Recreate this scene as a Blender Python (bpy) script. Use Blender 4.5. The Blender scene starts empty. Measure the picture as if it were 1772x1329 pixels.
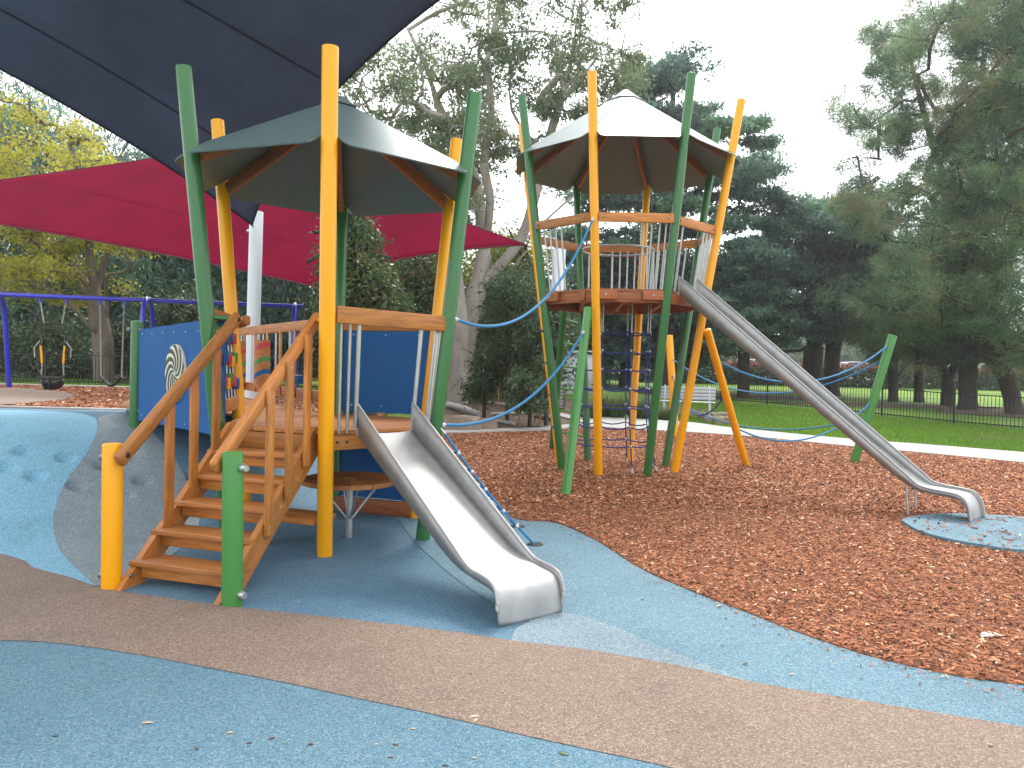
import bpy, bmesh, math, random
import numpy as np
from mathutils import Vector, Matrix, noise
random.seed(7); rng = np.random.default_rng(7)
R_ = math.radians
scene = bpy.context.scene
col = scene.collection

# ------------------------------------------------------------------ camera
FPX, PITCH, ROLL, CAMH, CX, CY = 1286.4, 0.0254, 0.0236, 1.6, 886.0, 664.5
_c, _s = math.cos(PITCH), math.sin(PITCH)
_cr, _sr = math.cos(ROLL), math.sin(ROLL)
U0 = Vector((0, _s, _c)); FW = Vector((0, _c, -_s)); X0 = Vector((1, 0, 0))
RT = X0 * _cr + U0 * _sr; UPV = X0 * -_sr + U0 * _cr
CAMO = Vector((0, 0, CAMH))
cam_d = bpy.data.cameras.new('camera'); cam = bpy.data.objects.new('camera', cam_d); col.objects.link(cam)
cam_d.sensor_width = 36; cam_d.lens = 36 * FPX / 1772; cam_d.clip_end = 3000; cam_d.clip_start = .05
cam.matrix_world = Matrix(((RT.x, UPV.x, -FW.x, 0), (RT.y, UPV.y, -FW.y, 0), (RT.z, UPV.z, -FW.z, CAMH), (0, 0, 0, 1)))
scene.camera = cam

# ------------------------------------------------------------------ sky, sun, exposure
SUN_EL, SUN_AZ = 54.0, 14.0            # azimuth measured from +Y towards +X
world = bpy.data.worlds.new('World'); scene.world = world; world.use_nodes = True
wn, wl = world.node_tree.nodes, world.node_tree.links
wn.clear()
w_out = wn.new('ShaderNodeOutputWorld'); w_bg = wn.new('ShaderNodeBackground'); w_sky = wn.new('ShaderNodeTexSky')
w_hsv = wn.new('ShaderNodeHueSaturation')
w_sky.sky_type = 'NISHITA'; w_sky.sun_disc = False
w_sky.sun_elevation = R_(SUN_EL); w_sky.sun_rotation = R_(SUN_AZ)
w_sky.air_density = 1.0; w_sky.dust_density = 3.0; w_sky.ozone_density = 1.0
w_hsv.inputs['Saturation'].default_value = 0.16
w_bg.inputs['Strength'].default_value = 0.15
wl.new(w_sky.outputs[0], w_hsv.inputs['Color']); w_mix = wn.new('ShaderNodeMix'); w_mix.data_type = 'RGBA'; w_mix.inputs['Factor'].default_value = .5; w_mix.inputs['B'].default_value = (6.4, 6.6, 6.9, 1)   # even white cloud layer
wl.new(w_hsv.outputs[0], w_mix.inputs['A']); wl.new(w_mix.outputs['Result'], w_bg.inputs['Color']); wl.new(w_bg.outputs[0], w_out.inputs['Surface'])
sun_d = bpy.data.lights.new('sun', 'SUN'); sun_d.energy = .9; sun_d.angle = R_(18); sun_d.color = (1, .95, .87)
sun = bpy.data.objects.new('sun', sun_d); col.objects.link(sun)
sd = Vector((math.sin(R_(SUN_AZ)) * math.cos(R_(SUN_EL)), math.cos(R_(SUN_AZ)) * math.cos(R_(SUN_EL)), math.sin(R_(SUN_EL))))
sun.rotation_euler = sd.to_track_quat('Z', 'Y').to_euler()
vs = scene.view_settings
vs.view_transform = 'Standard'; vs.look = 'None'; vs.gamma = 1; vs.use_curve_mapping = False
vs.exposure = 1.5

# ------------------------------------------------------------------ survey helpers: picture point -> place on the ground or at a distance
def ray(px, py): return FW + RT * ((px - CX) / FPX) - UPV * ((py - CY) / FPX)
def gp(px, py, z=0.0):
    r = ray(px, py); return CAMO + r * ((z - CAMH) / r.z)
def at(px, py, Y):
    r = ray(px, py); return CAMO + r * (Y / r.y)
def S(t):
    t = 0.0 if t < 0 else 1.0 if t > 1 else t
    return t * t * (3 - 2 * t)
DIMP = []
def h0(x, y):
    t = (-x - 2.2) * .62 + (y - 6.0) * .78
    m = .87 * S((t - .75) / 3.0) * S((-x - 1.75) / 1.7)
    m -= .17 * S((y - 9.3) / 3) * S((-x - 2.0) / 1.6)
    g = .5 * S((y - 19) / 8) * S((9 - x) / 7)
    f = .25 * S((y - 22) / 10) + .9 * S((y - 36) / 34)
    return max(m, g) + f * (1 - .5 * S(-x / 6)) if y < 60 else max(m, g) + f
def h(x, y):
    z = h0(x, y)
    for (a, b) in DIMP:
        d = ((x - a) ** 2 + (y - b) ** 2) / .0105
        if d < 1.0: z -= .055 * (1 - d) ** 1.1
    return z
def hit(px, py):
    r = ray(px, py); t = 2.0; st = .05
    while t < 400:
        p = CAMO + r * t
        if p.z <= h0(p.x, p.y):
            lo, hi = t - st, t
            for _ in range(20):
                m = (lo + hi) / 2; p = CAMO + r * m
                if p.z <= h0(p.x, p.y): hi = m
                else: lo = m
            return CAMO + r * hi
        st = .02 + t * .004; t += st
    return CAMO + r * 400
for q in ((10, 808), (62, 824), (113, 792), (133, 840), (180, 806), (212, 857), (247, 831), (40, 780)):
    p = hit(*q); DIMP.append((p.x, p.y))

# ------------------------------------------------------------------ materials
def nt(name):
    m = bpy.data.materials.new(name); m.use_nodes = True
    n, l = m.node_tree.nodes, m.node_tree.links
    return m, n, l, n['Principled BSDF']
def ramp(n, stops):
    r = n.new('ShaderNodeValToRGB'); e = r.color_ramp.elements
    while len(e) > 1: e.remove(e[-1])
    e[0].position = stops[0][0]; e[0].color = (*stops[0][1], 1)
    for p, c in stops[1:]:
        k = e.new(p); k.color = (*c, 1)
    return r
def mulc(c, k): return tuple(min(1, v * k) for v in c)
def tex(n, l, kind, scale, coord='Object', vec=(1, 1, 1), detail=4, rough=.55):
    tc = n.new('ShaderNodeTexCoord'); mp = n.new('ShaderNodeMapping'); mp.inputs['Scale'].default_value = vec
    l.new(tc.outputs[coord], mp.inputs['Vector'])
    t = n.new(kind); l.new(mp.outputs[0], t.inputs['Vector']); t.inputs['Scale'].default_value = scale
    if kind == 'ShaderNodeTexNoise':
        t.inputs['Detail'].default_value = detail; t.inputs['Roughness'].default_value = rough
    return t
def bump(n, l, b, src, strength, dist):
    bp = n.new('ShaderNodeBump'); bp.inputs['Strength'].default_value = strength; bp.inputs['Distance'].default_value = dist
    l.new(src, bp.inputs['Height']); l.new(bp.outputs[0], b.inputs['Normal']); return bp
def paint(name, c, rough=.3, var=.12, scale=3.0, metal=0.0, bmp=.0, coat=0.0, spec=.5):
    m, n, l, b = nt(name)
    t = tex(n, l, 'ShaderNodeTexNoise', scale, detail=6, rough=.65)
    r = ramp(n, [(.3, mulc(c, 1 - var)), (.55, c), (.75, mulc(c, 1 + var * .6))])
    l.new(t.outputs['Fac'], r.inputs[0]); l.new(r.outputs[0], b.inputs['Base Color'])
    t2 = tex(n, l, 'ShaderNodeTexNoise', scale * 7, detail=5)
    mr = n.new('ShaderNodeMapRange'); mr.inputs['To Min'].default_value = rough * .9; mr.inputs['To Max'].default_value = min(1, rough * 1.12)
    l.new(t2.outputs['Fac'], mr.inputs['Value']); l.new(mr.outputs[0], b.inputs['Roughness'])
    b.inputs['Metallic'].default_value = metal; b.inputs['Coat Weight'].default_value = coat
    b.inputs['Specular IOR Level'].default_value = spec
    if bmp: bump(n, l, b, t2.outputs['Fac'], bmp, .01)
    return m
def timber(name, c):
    m, n, l, b = nt(name)
    oi = n.new('ShaderNodeObjectInfo')
    tc = n.new('ShaderNodeTexCoord'); mp = n.new('ShaderNodeMapping'); mp.inputs['Scale'].default_value = (1.6, 16, 16)
    cmb = n.new('ShaderNodeCombineXYZ')
    mu = n.new('ShaderNodeMath'); mu.operation = 'MULTIPLY'; mu.inputs[1].default_value = 37
    l.new(oi.outputs['Random'], mu.inputs[0]); l.new(mu.outputs[0], cmb.inputs[0]); l.new(mu.outputs[0], cmb.inputs[1]); l.new(cmb.outputs[0], mp.inputs['Location'])
    l.new(tc.outputs['Object'], mp.inputs['Vector'])
    t = n.new('ShaderNodeTexNoise'); t.inputs['Scale'].default_value = 2.2; t.inputs['Detail'].default_value = 8; t.inputs['Roughness'].default_value = .62; t.inputs['Distortion'].default_value = .6
    l.new(mp.outputs[0], t.inputs['Vector'])
    r = ramp(n, [(.25, mulc(c, .5)), (.45, mulc(c, .85)), (.6, mulc(c, 1.1)), (.8, mulc(c, 1.4))])
    l.new(t.outputs['Fac'], r.inputs[0])
    hs = n.new('ShaderNodeHueSaturation'); mr = n.new('ShaderNodeMapRange'); mr.inputs['To Min'].default_value = .78; mr.inputs['To Max'].default_value = 1.2
    l.new(oi.outputs['Random'], mr.inputs['Value']); l.new(mr.outputs[0], hs.inputs['Value']); l.new(r.outputs[0], hs.inputs['Color'])
    l.new(hs.outputs[0], b.inputs['Base Color'])
    b.inputs['Roughness'].default_value = .5
    bump(n, l, b, t.outputs['Fac'], .25, .004)
    return m
def rubber(name, c1, c2, c3):
    m, n, l, b = nt(name)
    v = tex(n, l, 'ShaderNodeTexVoronoi', 150)
    r = ramp(n, [(0, mulc(c1, .42)), (.22, mulc(c1, .8)), (.5, mulc(c2, .92)), (.78, mulc(c1, 1.0)), (1, mulc(c3, 1.05))])
    sep = n.new('ShaderNodeSeparateColor'); l.new(v.outputs['Color'], sep.inputs[0]); l.new(sep.outputs[0], r.inputs[0])
    t = tex(n, l, 'ShaderNodeTexNoise', .9, detail=7, rough=.65)
    mx = n.new('ShaderNodeMix'); mx.data_type = 'RGBA'; mx.blend_type = 'MULTIPLY'; mx.inputs['Factor'].default_value = 1
    rr = ramp(n, [(.25, (.72, .74, .76)), (.5, (.98, .98, .98)), (.8, (1.08, 1.06, 1.03))]); l.new(t.outputs['Fac'], rr.inputs[0])
    l.new(r.outputs[0], mx.inputs['A']); l.new(rr.outputs[0], mx.inputs['B'])
    l.new(mx.outputs['Result'], b.inputs['Base Color'])
    b.inputs['Roughness'].default_value = .72; b.inputs['Specular IOR Level'].default_value = .45
    v2 = tex(n, l, 'ShaderNodeTexVoronoi', 120)
    bump(n, l, b, v2.outputs['Distance'], .8, .008)
    return m
def leafmat(name, stops, trans=.35, rough=.5):
    m, n, l, b = nt(name)
    a = n.new('ShaderNodeAttribute'); a.attribute_name = 'rnd'
    r = ramp(n, stops); l.new(a.outputs['Fac'], r.inputs[0])
    l.new(r.outputs[0], b.inputs['Base Color']); b.inputs['Roughness'].default_value = rough
    tr = n.new('ShaderNodeBsdfTranslucent'); l.new(r.outputs[0], tr.inputs['Color'])
    mx = n.new('ShaderNodeMixShader'); mx.inputs[0].default_value = trans
    out = n['Material Output']
    l.new(b.outputs[0], mx.inputs[1]); l.new(tr.outputs[0], mx.inputs[2]); l.new(mx.outputs[0], out.inputs['Surface'])
    return m
def barkmat(name, c, c2, scale=3.0):
    m, n, l, b = nt(name)
    t = tex(n, l, 'ShaderNodeTexNoise', scale, vec=(1, 1, .35), detail=8, rough=.7)
    r = ramp(n, [(.3, c2), (.5, c), (.7, mulc(c, 1.25))]); l.new(t.outputs['Fac'], r.inputs[0]); l.new(r.outputs[0], b.inputs['Base Color'])
    b.inputs['Roughness'].default_value = .9; bump(n, l, b, t.outputs['Fac'], .8, .05)
    return m
def sailmat(name, c, trans):
    m, n, l, b = nt(name)
    w = tex(n, l, 'ShaderNodeTexNoise', 6, vec=(1.0, 60, 1), detail=4)
    t = tex(n, l, 'ShaderNodeTexNoise', .7, detail=5)
    ad = n.new('ShaderNodeMath'); ad.operation = 'ADD'; l.new(w.outputs['Fac'], ad.inputs[0]); l.new(t.outputs['Fac'], ad.inputs[1])
    hf = n.new('ShaderNodeMath'); hf.operation = 'MULTIPLY'; hf.inputs[1].default_value = .5; l.new(ad.outputs[0], hf.inputs[0])
    r = ramp(n, [(.3, mulc(c, .7)), (.5, c), (.7, mulc(c, 1.3))]); l.new(hf.outputs[0], r.inputs[0]); l.new(r.outputs[0], b.inputs['Base Color'])
    b.inputs['Roughness'].default_value = .9; b.inputs['Specular IOR Level'].default_value = .03
    tr = n.new('ShaderNodeBsdfTranslucent'); l.new(r.outputs[0], tr.inputs['Color'])
    mx = n.new('ShaderNodeMixShader'); mx.inputs[0].default_value = trans
    l.new(b.outputs[0], mx.inputs[1]); l.new(tr.outputs[0], mx.inputs[2]); l.new(mx.outputs[0], n['Material Output'].inputs['Surface'])
    bump(n, l, b, w.outputs['Fac'], .2, .01)
    return m
def steel(name, c=(.62, .62, .61), rough=.34):
    m, n, l, b = nt(name)
    b.inputs['Metallic'].default_value = .95
    t = tex(n, l, 'ShaderNodeTexNoise', 3, vec=(1, 40, 1), detail=5)
    t2 = tex(n, l, 'ShaderNodeTexNoise', 5, detail=6, rough=.7)
    r = ramp(n, [(.3, mulc(c, .8)), (.7, mulc(c, 1.12))]); l.new(t2.outputs['Fac'], r.inputs[0]); l.new(r.outputs[0], b.inputs['Base Color'])
    mr = n.new('ShaderNodeMapRange'); mr.inputs['To Min'].default_value = rough * .8; mr.inputs['To Max'].default_value = rough * 1.3
    l.new(t2.outputs['Fac'], mr.inputs['Value']); l.new(mr.outputs[0], b.inputs['Roughness'])
    bump(n, l, b, t.outputs['Fac'], .06, .003)
    return m
M = {}
M['yellow'] = paint('yellow_powdercoat', (.86, .37, .004), .25, .05, 1.2, spec=.4)
M['green'] = paint('green_powdercoat', (.04, .155, .048), .25, .06, 1.2, spec=.45)
M['lgreen'] = paint('bright_green_powdercoat', (.06, .23, .05), .26, .06, 1.2, spec=.45)
M['timber'] = timber('oiled_hardwood', (.47, .175, .034))
M['timber_red'] = timber('reddish_hardwood', (.34, .10, .026))
M['timber_deck'] = timber('deck_hardwood', (.43, .165, .042))
M['steel'] = steel('brushed_stainless', (.41, .41, .405), .5)
M['steel'].node_tree.nodes['Principled BSDF'].inputs['Metallic'].default_value = .72
M['galv'] = steel('galvanised_tube', (.52, .53, .54), .42)
M['bolt'] = paint('bolt_steel', (.2, .2, .2), .35, .2, 20, metal=.8)
M['roof'] = paint('roof_powdercoat', (.098, .145, .142), .36, .1, 4, spec=.6)
M['blue'] = paint('blue_panel', (.022, .105, .29), .6, .12, 3, spec=.08)
M['blue_swing'] = paint('ultramarine_powdercoat', (.025, .035, .5), .28, .1, 3, coat=.3)
M['cream'] = paint('cream_plastic', (.72, .67, .5), .4, .05, 5)
M['black'] = paint('black_rubber', (.012, .012, .013), .5, .2, 8)
M['fence'] = paint('black_fence_paint', (.012, .012, .012), .4, .2, 5)
M['white'] = paint('white_powdercoat', (.62, .65, .68), .35, .06, 2)
M['rope'] = paint('light_blue_rope', (.022, .19, .40), .65, .2, 60, bmp=.4)
M['net'] = paint('navy_rope', (.018, .04, .2), .65, .25, 60, bmp=.4)
M['sleeve'] = paint('pale_ferrule', (.55, .56, .58), .35, .1, 20)
M['red'] = paint('red_paint', (.5, .03, .05), .4, .1, 6)
M['concrete'] = paint('pale_concrete', (.40, .39, .37), .85, .16, 2.5, bmp=.3)
M['kerb'] = paint('white_kerb', (.46, .45, .43), .8, .12, 3, bmp=.2)
M['rock'] = paint('sandstone', (.3, .24, .18), .9, .35, 5, bmp=.9)
M['alu'] = paint('anodised_slats', (.42, .43, .45), .4, .08, 6, metal=.5)
M['sail_navy'] = sailmat('navy_shade_cloth', (.125, .14, .19), .62)
M['sail_red'] = sailmat('crimson_shade_cloth', (.24, .003, .034), .48)
M['seam_navy'] = paint('navy_seam', (.012, .013, .018), .8, .1, 6)
M['seam_red'] = paint('crimson_seam', (.10, .006, .02), .8, .1, 6)
BL = (.088, .235, .36)
M['r_blue'] = rubber('rubber_blue', (.105, .225, .295), (.085, .21, .305), (.23, .28, .275))
M['r_bright'] = rubber('rubber_bright_blue', (.13, .25, .315), (.11, .235, .325), (.27, .34, .345))
M['r_sky'] = rubber('rubber_sky_blue', (.215, .49, .66), (.24, .51, .68), (.33, .57, .69))
M['r_base'] = rubber('rubber_slate_blue', (.10, .215, .305), (.08, .2, .315), (.19, .255, .3))
M['r_grey'] = rubber('rubber_grey', (.26, .325, .35), (.215, .295, .34), (.39, .41, .4))
M['r_tongue'] = rubber('rubber_grey_blue', (.20, .285, .33), (.17, .27, .34), (.36, .37, .35))
M['r_brown'] = rubber('rubber_brown', (.255, .18, .135), (.215, .147, .105), (.35, .285, .23))
def bark_ground(name, c):
    m, n, l, b = nt(name)
    t = tex(n, l, 'ShaderNodeTexVoronoi', 26, vec=(1, 1.6, 1)); sp = n.new('ShaderNodeSeparateColor'); l.new(t.outputs['Color'], sp.inputs[0])
    r = ramp(n, [(0, mulc(c, .45)), (.5, c), (.85, mulc(c, 1.5)), (1, mulc(c, 2.1))]); l.new(sp.outputs[0], r.inputs[0]); l.new(r.outputs[0], b.inputs['Base Color'])
    b.inputs['Roughness'].default_value = .95; bump(n, l, b, t.outputs['Distance'], 1, .02)
    return m
M['bark'] = bark_ground('bark_bed', (.22, .08, .034))
M['mulch'] = bark_ground('garden_mulch', (.13, .085, .06))
M['chips'] = leafmat('bark_chips', [(0, (.055, .016, .008)), (.3, (.19, .06, .025)), (.6, (.35, .124, .05)), (.9, (.52, .225, .10)), (1, (.74, .54, .36))], 0.0, .85)
def lawnmat():
    m, n, l, b = nt('lawn')
    t = tex(n, l, 'ShaderNodeTexNoise', .22, detail=8, rough=.6); t2 = tex(n, l, 'ShaderNodeTexNoise', 9, detail=6, rough=.7)
    r = ramp(n, [(.3, (.07, .14, .012)), (.5, (.13, .25, .018)), (.62, (.21, .33, .025)), (.74, (.18, .14, .05))]); l.new(t.outputs['Fac'], r.inputs[0])
    mx = n.new('ShaderNodeMix'); mx.data_type = 'RGBA'; mx.blend_type = 'MULTIPLY'; mx.inputs['Factor'].default_value = 1
    rr = ramp(n, [(.3, (.5, .5, .5)), (.7, (1.3, 1.3, 1.3))]); l.new(t2.outputs['Fac'], rr.inputs[0])
    l.new(r.outputs[0], mx.inputs['A']); l.new(rr.outputs[0], mx.inputs['B']); l.new(mx.outputs['Result'], b.inputs['Base Color'])
    b.inputs['Roughness'].default_value = .95; bump(n, l, b, t2.outputs['Fac'], 1, .05)
    return m
M['lawn'] = lawnmat()
M['grass'] = leafmat('grass_blades', [(0, (.075, .16, .012)), (.5, (.14, .28, .02)), (1, (.26, .38, .04))], .3)

# ------------------------------------------------------------------ object helpers
W = {}
def link(o, parent, Mw):
    col.objects.link(o); W[o] = Mw.copy()
    if parent is not None:
        o.parent = parent; o.matrix_basis = W[parent].inverted() @ Mw
    else: o.matrix_basis = Mw
    return o
def tag(o, label=None, cat=None, group=None, kind=None):
    if label: o['label'] = label
    if cat: o['category'] = cat
    if group: o['group'] = group
    if kind: o['kind'] = kind
    return o
def thing(name, loc, label, cat, group=None):
    o = bpy.data.objects.new(name, None); o.empty_display_size = .2
    link(o, None, Matrix.Translation(Vector(loc))); return tag(o, label, cat, group)
def mesh_of(name, vs_, fs, mat, smooth=True, ang=38):
    me = bpy.data.meshes.new(name); me.from_pydata([tuple(v) for v in vs_], [], fs); me.validate()
    if mat is not None: me.materials.append(M[mat] if isinstance(mat, str) else mat)
    if smooth:
        me.polygons.foreach_set('use_smooth', [True] * len(me.polygons)); me.set_sharp_from_angle(angle=R_(ang))
    return me
def wobj(name, vs_, fs, mat, parent=None, smooth=True, ang=38):
    c = Vector((0, 0, 0))
    for v in vs_: c += Vector(v)
    c /= len(vs_)
    me = mesh_of(name, [Vector(v) - c for v in vs_], fs, mat, smooth, ang)
    return link(bpy.data.objects.new(name, me), parent, Matrix.Translation(c))
_box = {}
def box_mesh(name, L, w, hh, bev, mat):
    k = (name, round(L, 4), round(w, 4), round(hh, 4), bev, mat)
    if k in _box: return _box[k]
    bm = bmesh.new(); bmesh.ops.create_cube(bm, size=1)
    for v in bm.verts: v.co = Vector((v.co.x * L, v.co.y * w, v.co.z * hh))
    if bev: bmesh.ops.bevel(bm, geom=list(bm.edges), offset=bev, segments=2, affect='EDGES', profile=.5)
    me = bpy.data.meshes.new(name); bm.to_mesh(me); bm.free(); me.materials.append(M[mat])
    me.polygons.foreach_set('use_smooth', [True] * len(me.polygons)); me.set_sharp_from_angle(angle=R_(50))
    _box[k] = me; return me
def frame(p0, p1, up=(0, 0, 1)):
    p0, p1 = Vector(p0), Vector(p1); x = (p1 - p0).normalized(); up = Vector(up)
    if abs(x.dot(up)) > .995: up = Vector((0, 1, 0))
    y = up.cross(x).normalized(); z = x.cross(y); c = (p0 + p1) / 2
    return Matrix(((x.x, y.x, z.x, c.x), (x.y, y.y, z.y, c.y), (x.z, y.z, z.z, c.z), (0, 0, 0, 1)))
def beam(name, p0, p1, w, hh, mat, parent=None, up=(0, 0, 1), bev=.005):
    L = (Vector(p1) - Vector(p0)).length
    return link(bpy.data.objects.new(name, box_mesh(name, L, w, hh, bev, mat)), parent, frame(p0, p1, up))
def lathe(prof, n):
    vs_, fs = [], []
    for (r, z) in prof:
        for i in range(n): a = 2 * math.pi * i / n; vs_.append((r * math.cos(a), r * math.sin(a), z))
    for j in range(len(prof) - 1):
        for i in range(n): fs.append((j * n + i, j * n + (i + 1) % n, (j + 1) * n + (i + 1) % n, (j + 1) * n + i))
    fs.append(tuple(range(n - 1, -1, -1))); k = (len(prof) - 1) * n; fs.append(tuple(range(k, k + n)))
    return vs_, fs
def zframe(p0, p1):
    z = (Vector(p1) - Vector(p0)).normalized(); q = z.to_track_quat('Z', 'Y')
    return Matrix.Translation(Vector(p0)) @ q.to_matrix().to_4x4()
def pole(name, p0, p1, r, mat, parent=None, n=24, cap=True):
    L = (Vector(p1) - Vector(p0)).length
    pf = [(r, 0), (r, L - .012), (r * .97, L - .004), (r * .85, L), (r * .3, L + .004)] if cap else [(r, 0), (r, L)]
    vs_, fs = lathe(pf, n)
    return link(bpy.data.objects.new(name, mesh_of(name, vs_, fs, mat)), parent, zframe(p0, p1))
def tube_geo(pts, r, n=8, r2=None, close=False):
    pts = [Vector(p) for p in pts]; N = len(pts); vs_, fs = [], []
    pt = None; u = None
    for i, p in enumerate(pts):
        if close: d = pts[(i + 1) % N] - pts[i - 1]
        else: d = pts[min(i + 1, N - 1)] - pts[max(i - 1, 0)]
        d.normalize()
        if u is None:
            u = d.cross(Vector((0, 0, 1)) if abs(d.z) < .9 else Vector((1, 0, 0))).normalized()
        else: u = (u - d * u.dot(d)).normalized()
        v = d.cross(u); rr = r if r2 is None else r + (r2 - r) * i / (N - 1)
        for k in range(n): a = 2 * math.pi * k / n; vs_.append(p + u * (rr * math.cos(a)) + v * (rr * math.sin(a)))
    for i in range(N if close else N - 1):
        j = (i + 1) % N
        for k in range(n): fs.append((i * n + k, i * n + (k + 1) % n, j * n + (k + 1) % n, j * n + k))
    if not close: fs.append(tuple(range(n - 1, -1, -1))); fs.append(tuple(range((N - 1) * n, N * n)))
    return vs_, fs
class MB:
    def __init__(s): s.v, s.f = [], []
    def add(s, vs_, fs): k = len(s.v); s.v += list(vs_); s.f += [tuple(i + k for i in f) for f in fs]; return s
    def tube(s, pts, r, n=8, r2=None, close=False): return s.add(*tube_geo(pts, r, n, r2, close))
    def ball(s, c, r, n=8):
        vs_, fs = lathe([(r * math.sin(math.pi * t / 4), -r * math.cos(math.pi * t / 4)) for t in (.3, 1, 2, 3, 3.7)], n)
        return s.add([Vector(v) + Vector(c) for v in vs_], fs)
    def box(s, p0, p1, w, hh, up=(0, 0, 1)):
        m = frame(p0, p1, up); L = (Vector(p1) - Vector(p0)).length
        vs_ = [m @ Vector((x * L / 2, y * w / 2, z * hh / 2)) for x in (-1, 1) for y in (-1, 1) for z in (-1, 1)]
        return s.add(vs_, [(0, 1, 3, 2), (4, 6, 7, 5), (0, 4, 5, 1), (2, 3, 7, 6), (0, 2, 6, 4), (1, 5, 7, 3)])
    def build(s, name, mat, parent=None, smooth=True, ang=38): return wobj(name, s.v, s.f, mat, parent, smooth, ang)
def tube(name, pts, r, mat, parent=None, n=8, close=False): return MB().tube(pts, r, n, None, close).build(name, mat, parent)
def spline(pts, sub=8):
    P = [Vector(p) for p in pts]; out = []
    for i in range(len(P) - 1):
        a, b, c, d = P[max(i - 1, 0)], P[i], P[i + 1], P[min(i + 2, len(P) - 1)]
        for k in range(sub):
            t = k / sub
            out.append(.5 * ((2 * b) + (c - a) * t + (2 * a - 5 * b + 4 * c - d) * t * t + (3 * b - a - 3 * c + d) * t ** 3))
    out.append(P[-1]); return out
def bolt(p, d, r, parent, mat='bolt', L=.018):
    p, d = Vector(p), Vector(d).normalized()
    vs_, fs = lathe([(r, 0), (r, L * .6), (r * .7, L)], 10)
    return link(bpy.data.objects.new('bolt', mesh_of('bolt', vs_, fs, mat)), parent, zframe(p, p + d))
def plate(name, corners, th, mat, parent=None, bev=0):
    """flat polygon (world corners) given a thickness along its normal"""
    P = [Vector(c) for c in corners]; nrm = Vector((0, 0, 0))
    for i in range(len(P)): nrm += (P[i] - P[0]).cross(P[(i + 1) % len(P)] - P[0])
    nrm.normalize(); n = len(P)
    vs_ = [p + nrm * th / 2 for p in P] + [p - nrm * th / 2 for p in P]
    fs = [tuple(range(n)), tuple(range(2 * n - 1, n - 1, -1))] + [(i, n + i, n + (i + 1) % n, (i + 1) % n) for i in range(n)]
    return wobj(name, vs_, fs, mat, parent, ang=30)
def clip_poly(poly, n, d):
    out = []
    for i in range(len(poly)):
        a, b = poly[i], poly[(i + 1) % len(poly)]; da, db = a.dot(n) - d, b.dot(n) - d
        if da <= 0: out.append(a)
        if (da < 0 < db) or (db < 0 < da): out.append(a + (b - a) * (da / (da - db)))
    return out
def deck_boards(poly, z, bw, gap, th, dirv, mat, parent):
    d = Vector(dirv).normalized(); s = Vector((-d.y, d.x)); P = [Vector(p[:2]) for p in poly]
    lo = min(p.dot(s) for p in P); hi = max(p.dot(s) for p in P); k = lo; ang = math.atan2(d.y, d.x)
    while k < hi - .01:
        q = clip_poly(clip_poly(P, s, min(hi, k + bw)), -s, -k)
        if len(q) >= 3:
            n = len(q); c = sum(q, Vector((0, 0))) / n
            Mw = Matrix.Translation((c.x, c.y, z)) @ Matrix.Rotation(ang, 4, 'Z'); Mi = Mw.inverted()
            vs_ = [Mi @ Vector((p.x, p.y, z)) for p in q] + [Mi @ Vector((p.x, p.y, z - th)) for p in q]
            ar = sum(q[i].x * q[(i + 1) % n].y - q[(i + 1) % n].x * q[i].y for i in range(n))
            top = tuple(range(n)) if ar > 0 else tuple(range(n - 1, -1, -1))
            fs = [top, tuple(2 * n - 1 - i for i in top)] if False else [top, tuple(n + i for i in reversed(top))]
            fs += [(i, n + i, n + (i + 1) % n, (i + 1) % n) if ar > 0 else ((i + 1) % n, n + (i + 1) % n, n + i, i) for i in range(n)]
            link(bpy.data.objects.new('board', mesh_of('board', vs_, fs, mat, False)), parent, Mw)
        k += bw + gap
# ground sheets that follow the terrain
def sheet(name, poly, off, mat, cell=.25, skirt=0.0, kind='structure', fine=None):
    bm = bmesh.new()
    vv = [bm.verts.new((p[0], p[1], 0)) for p in poly]; f = bm.faces.new(vv)
    if f.normal.z < 0: f.normal_flip()
    bmesh.ops.triangulate(bm, faces=list(bm.faces))
    xs = [p[0] for p in poly]; ys = [p[1] for p in poly]
    for ax, lo, hi in ((0, min(xs), max(xs)), (1, min(ys), max(ys))):
        k = math.ceil(lo / cell) * cell
        while k < hi:
            co = (k, 0, 0) if ax == 0 else (0, k, 0); no = (1, 0, 0) if ax == 0 else (0, 1, 0)
            bmesh.ops.bisect_plane(bm, geom=bm.verts[:] + bm.edges[:] + bm.faces[:], plane_co=co, plane_no=no, dist=1e-6)
            k += cell
    bmesh.ops.remove_doubles(bm, verts=bm.verts, dist=1e-5)
    bmesh.ops.recalc_face_normals(bm, faces=bm.faces)
    for f in bm.faces:
        if f.normal.z < 0: f.normal_flip()
    for v in bm.verts:
        if name == 'rubber_surface': v.co.z = h0(v.co.x, v.co.y) + off - (.15 if any((v.co.x - a) ** 2 + (v.co.y - b) ** 2 < .12 for a, b in DIMP) else 0)
        else: v.co.z = h(v.co.x, v.co.y) + off
    if skirt:
        be = [e for e in bm.edges if len(e.link_faces) == 1]
        r = bmesh.ops.extrude_edge_only(bm, edges=be)
        for g in r['geom']:
            if isinstance(g, bmesh.types.BMVert): g.co.z -= skirt
    me = bpy.data.meshes.new(name); bm.to_mesh(me); bm.free(); me.materials.append(M[mat])
    me.polygons.foreach_set('use_smooth', [True] * len(me.polygons)); me.set_sharp_from_angle(angle=R_(40))
    o = bpy.data.objects.new(name, me); link(o, None, Matrix.Identity(4)); o['kind'] = kind; return o
def wpts(px, sub=5): return [(p.x, p.y) for p in spline([hit(*q) for q in px], sub)]

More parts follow.
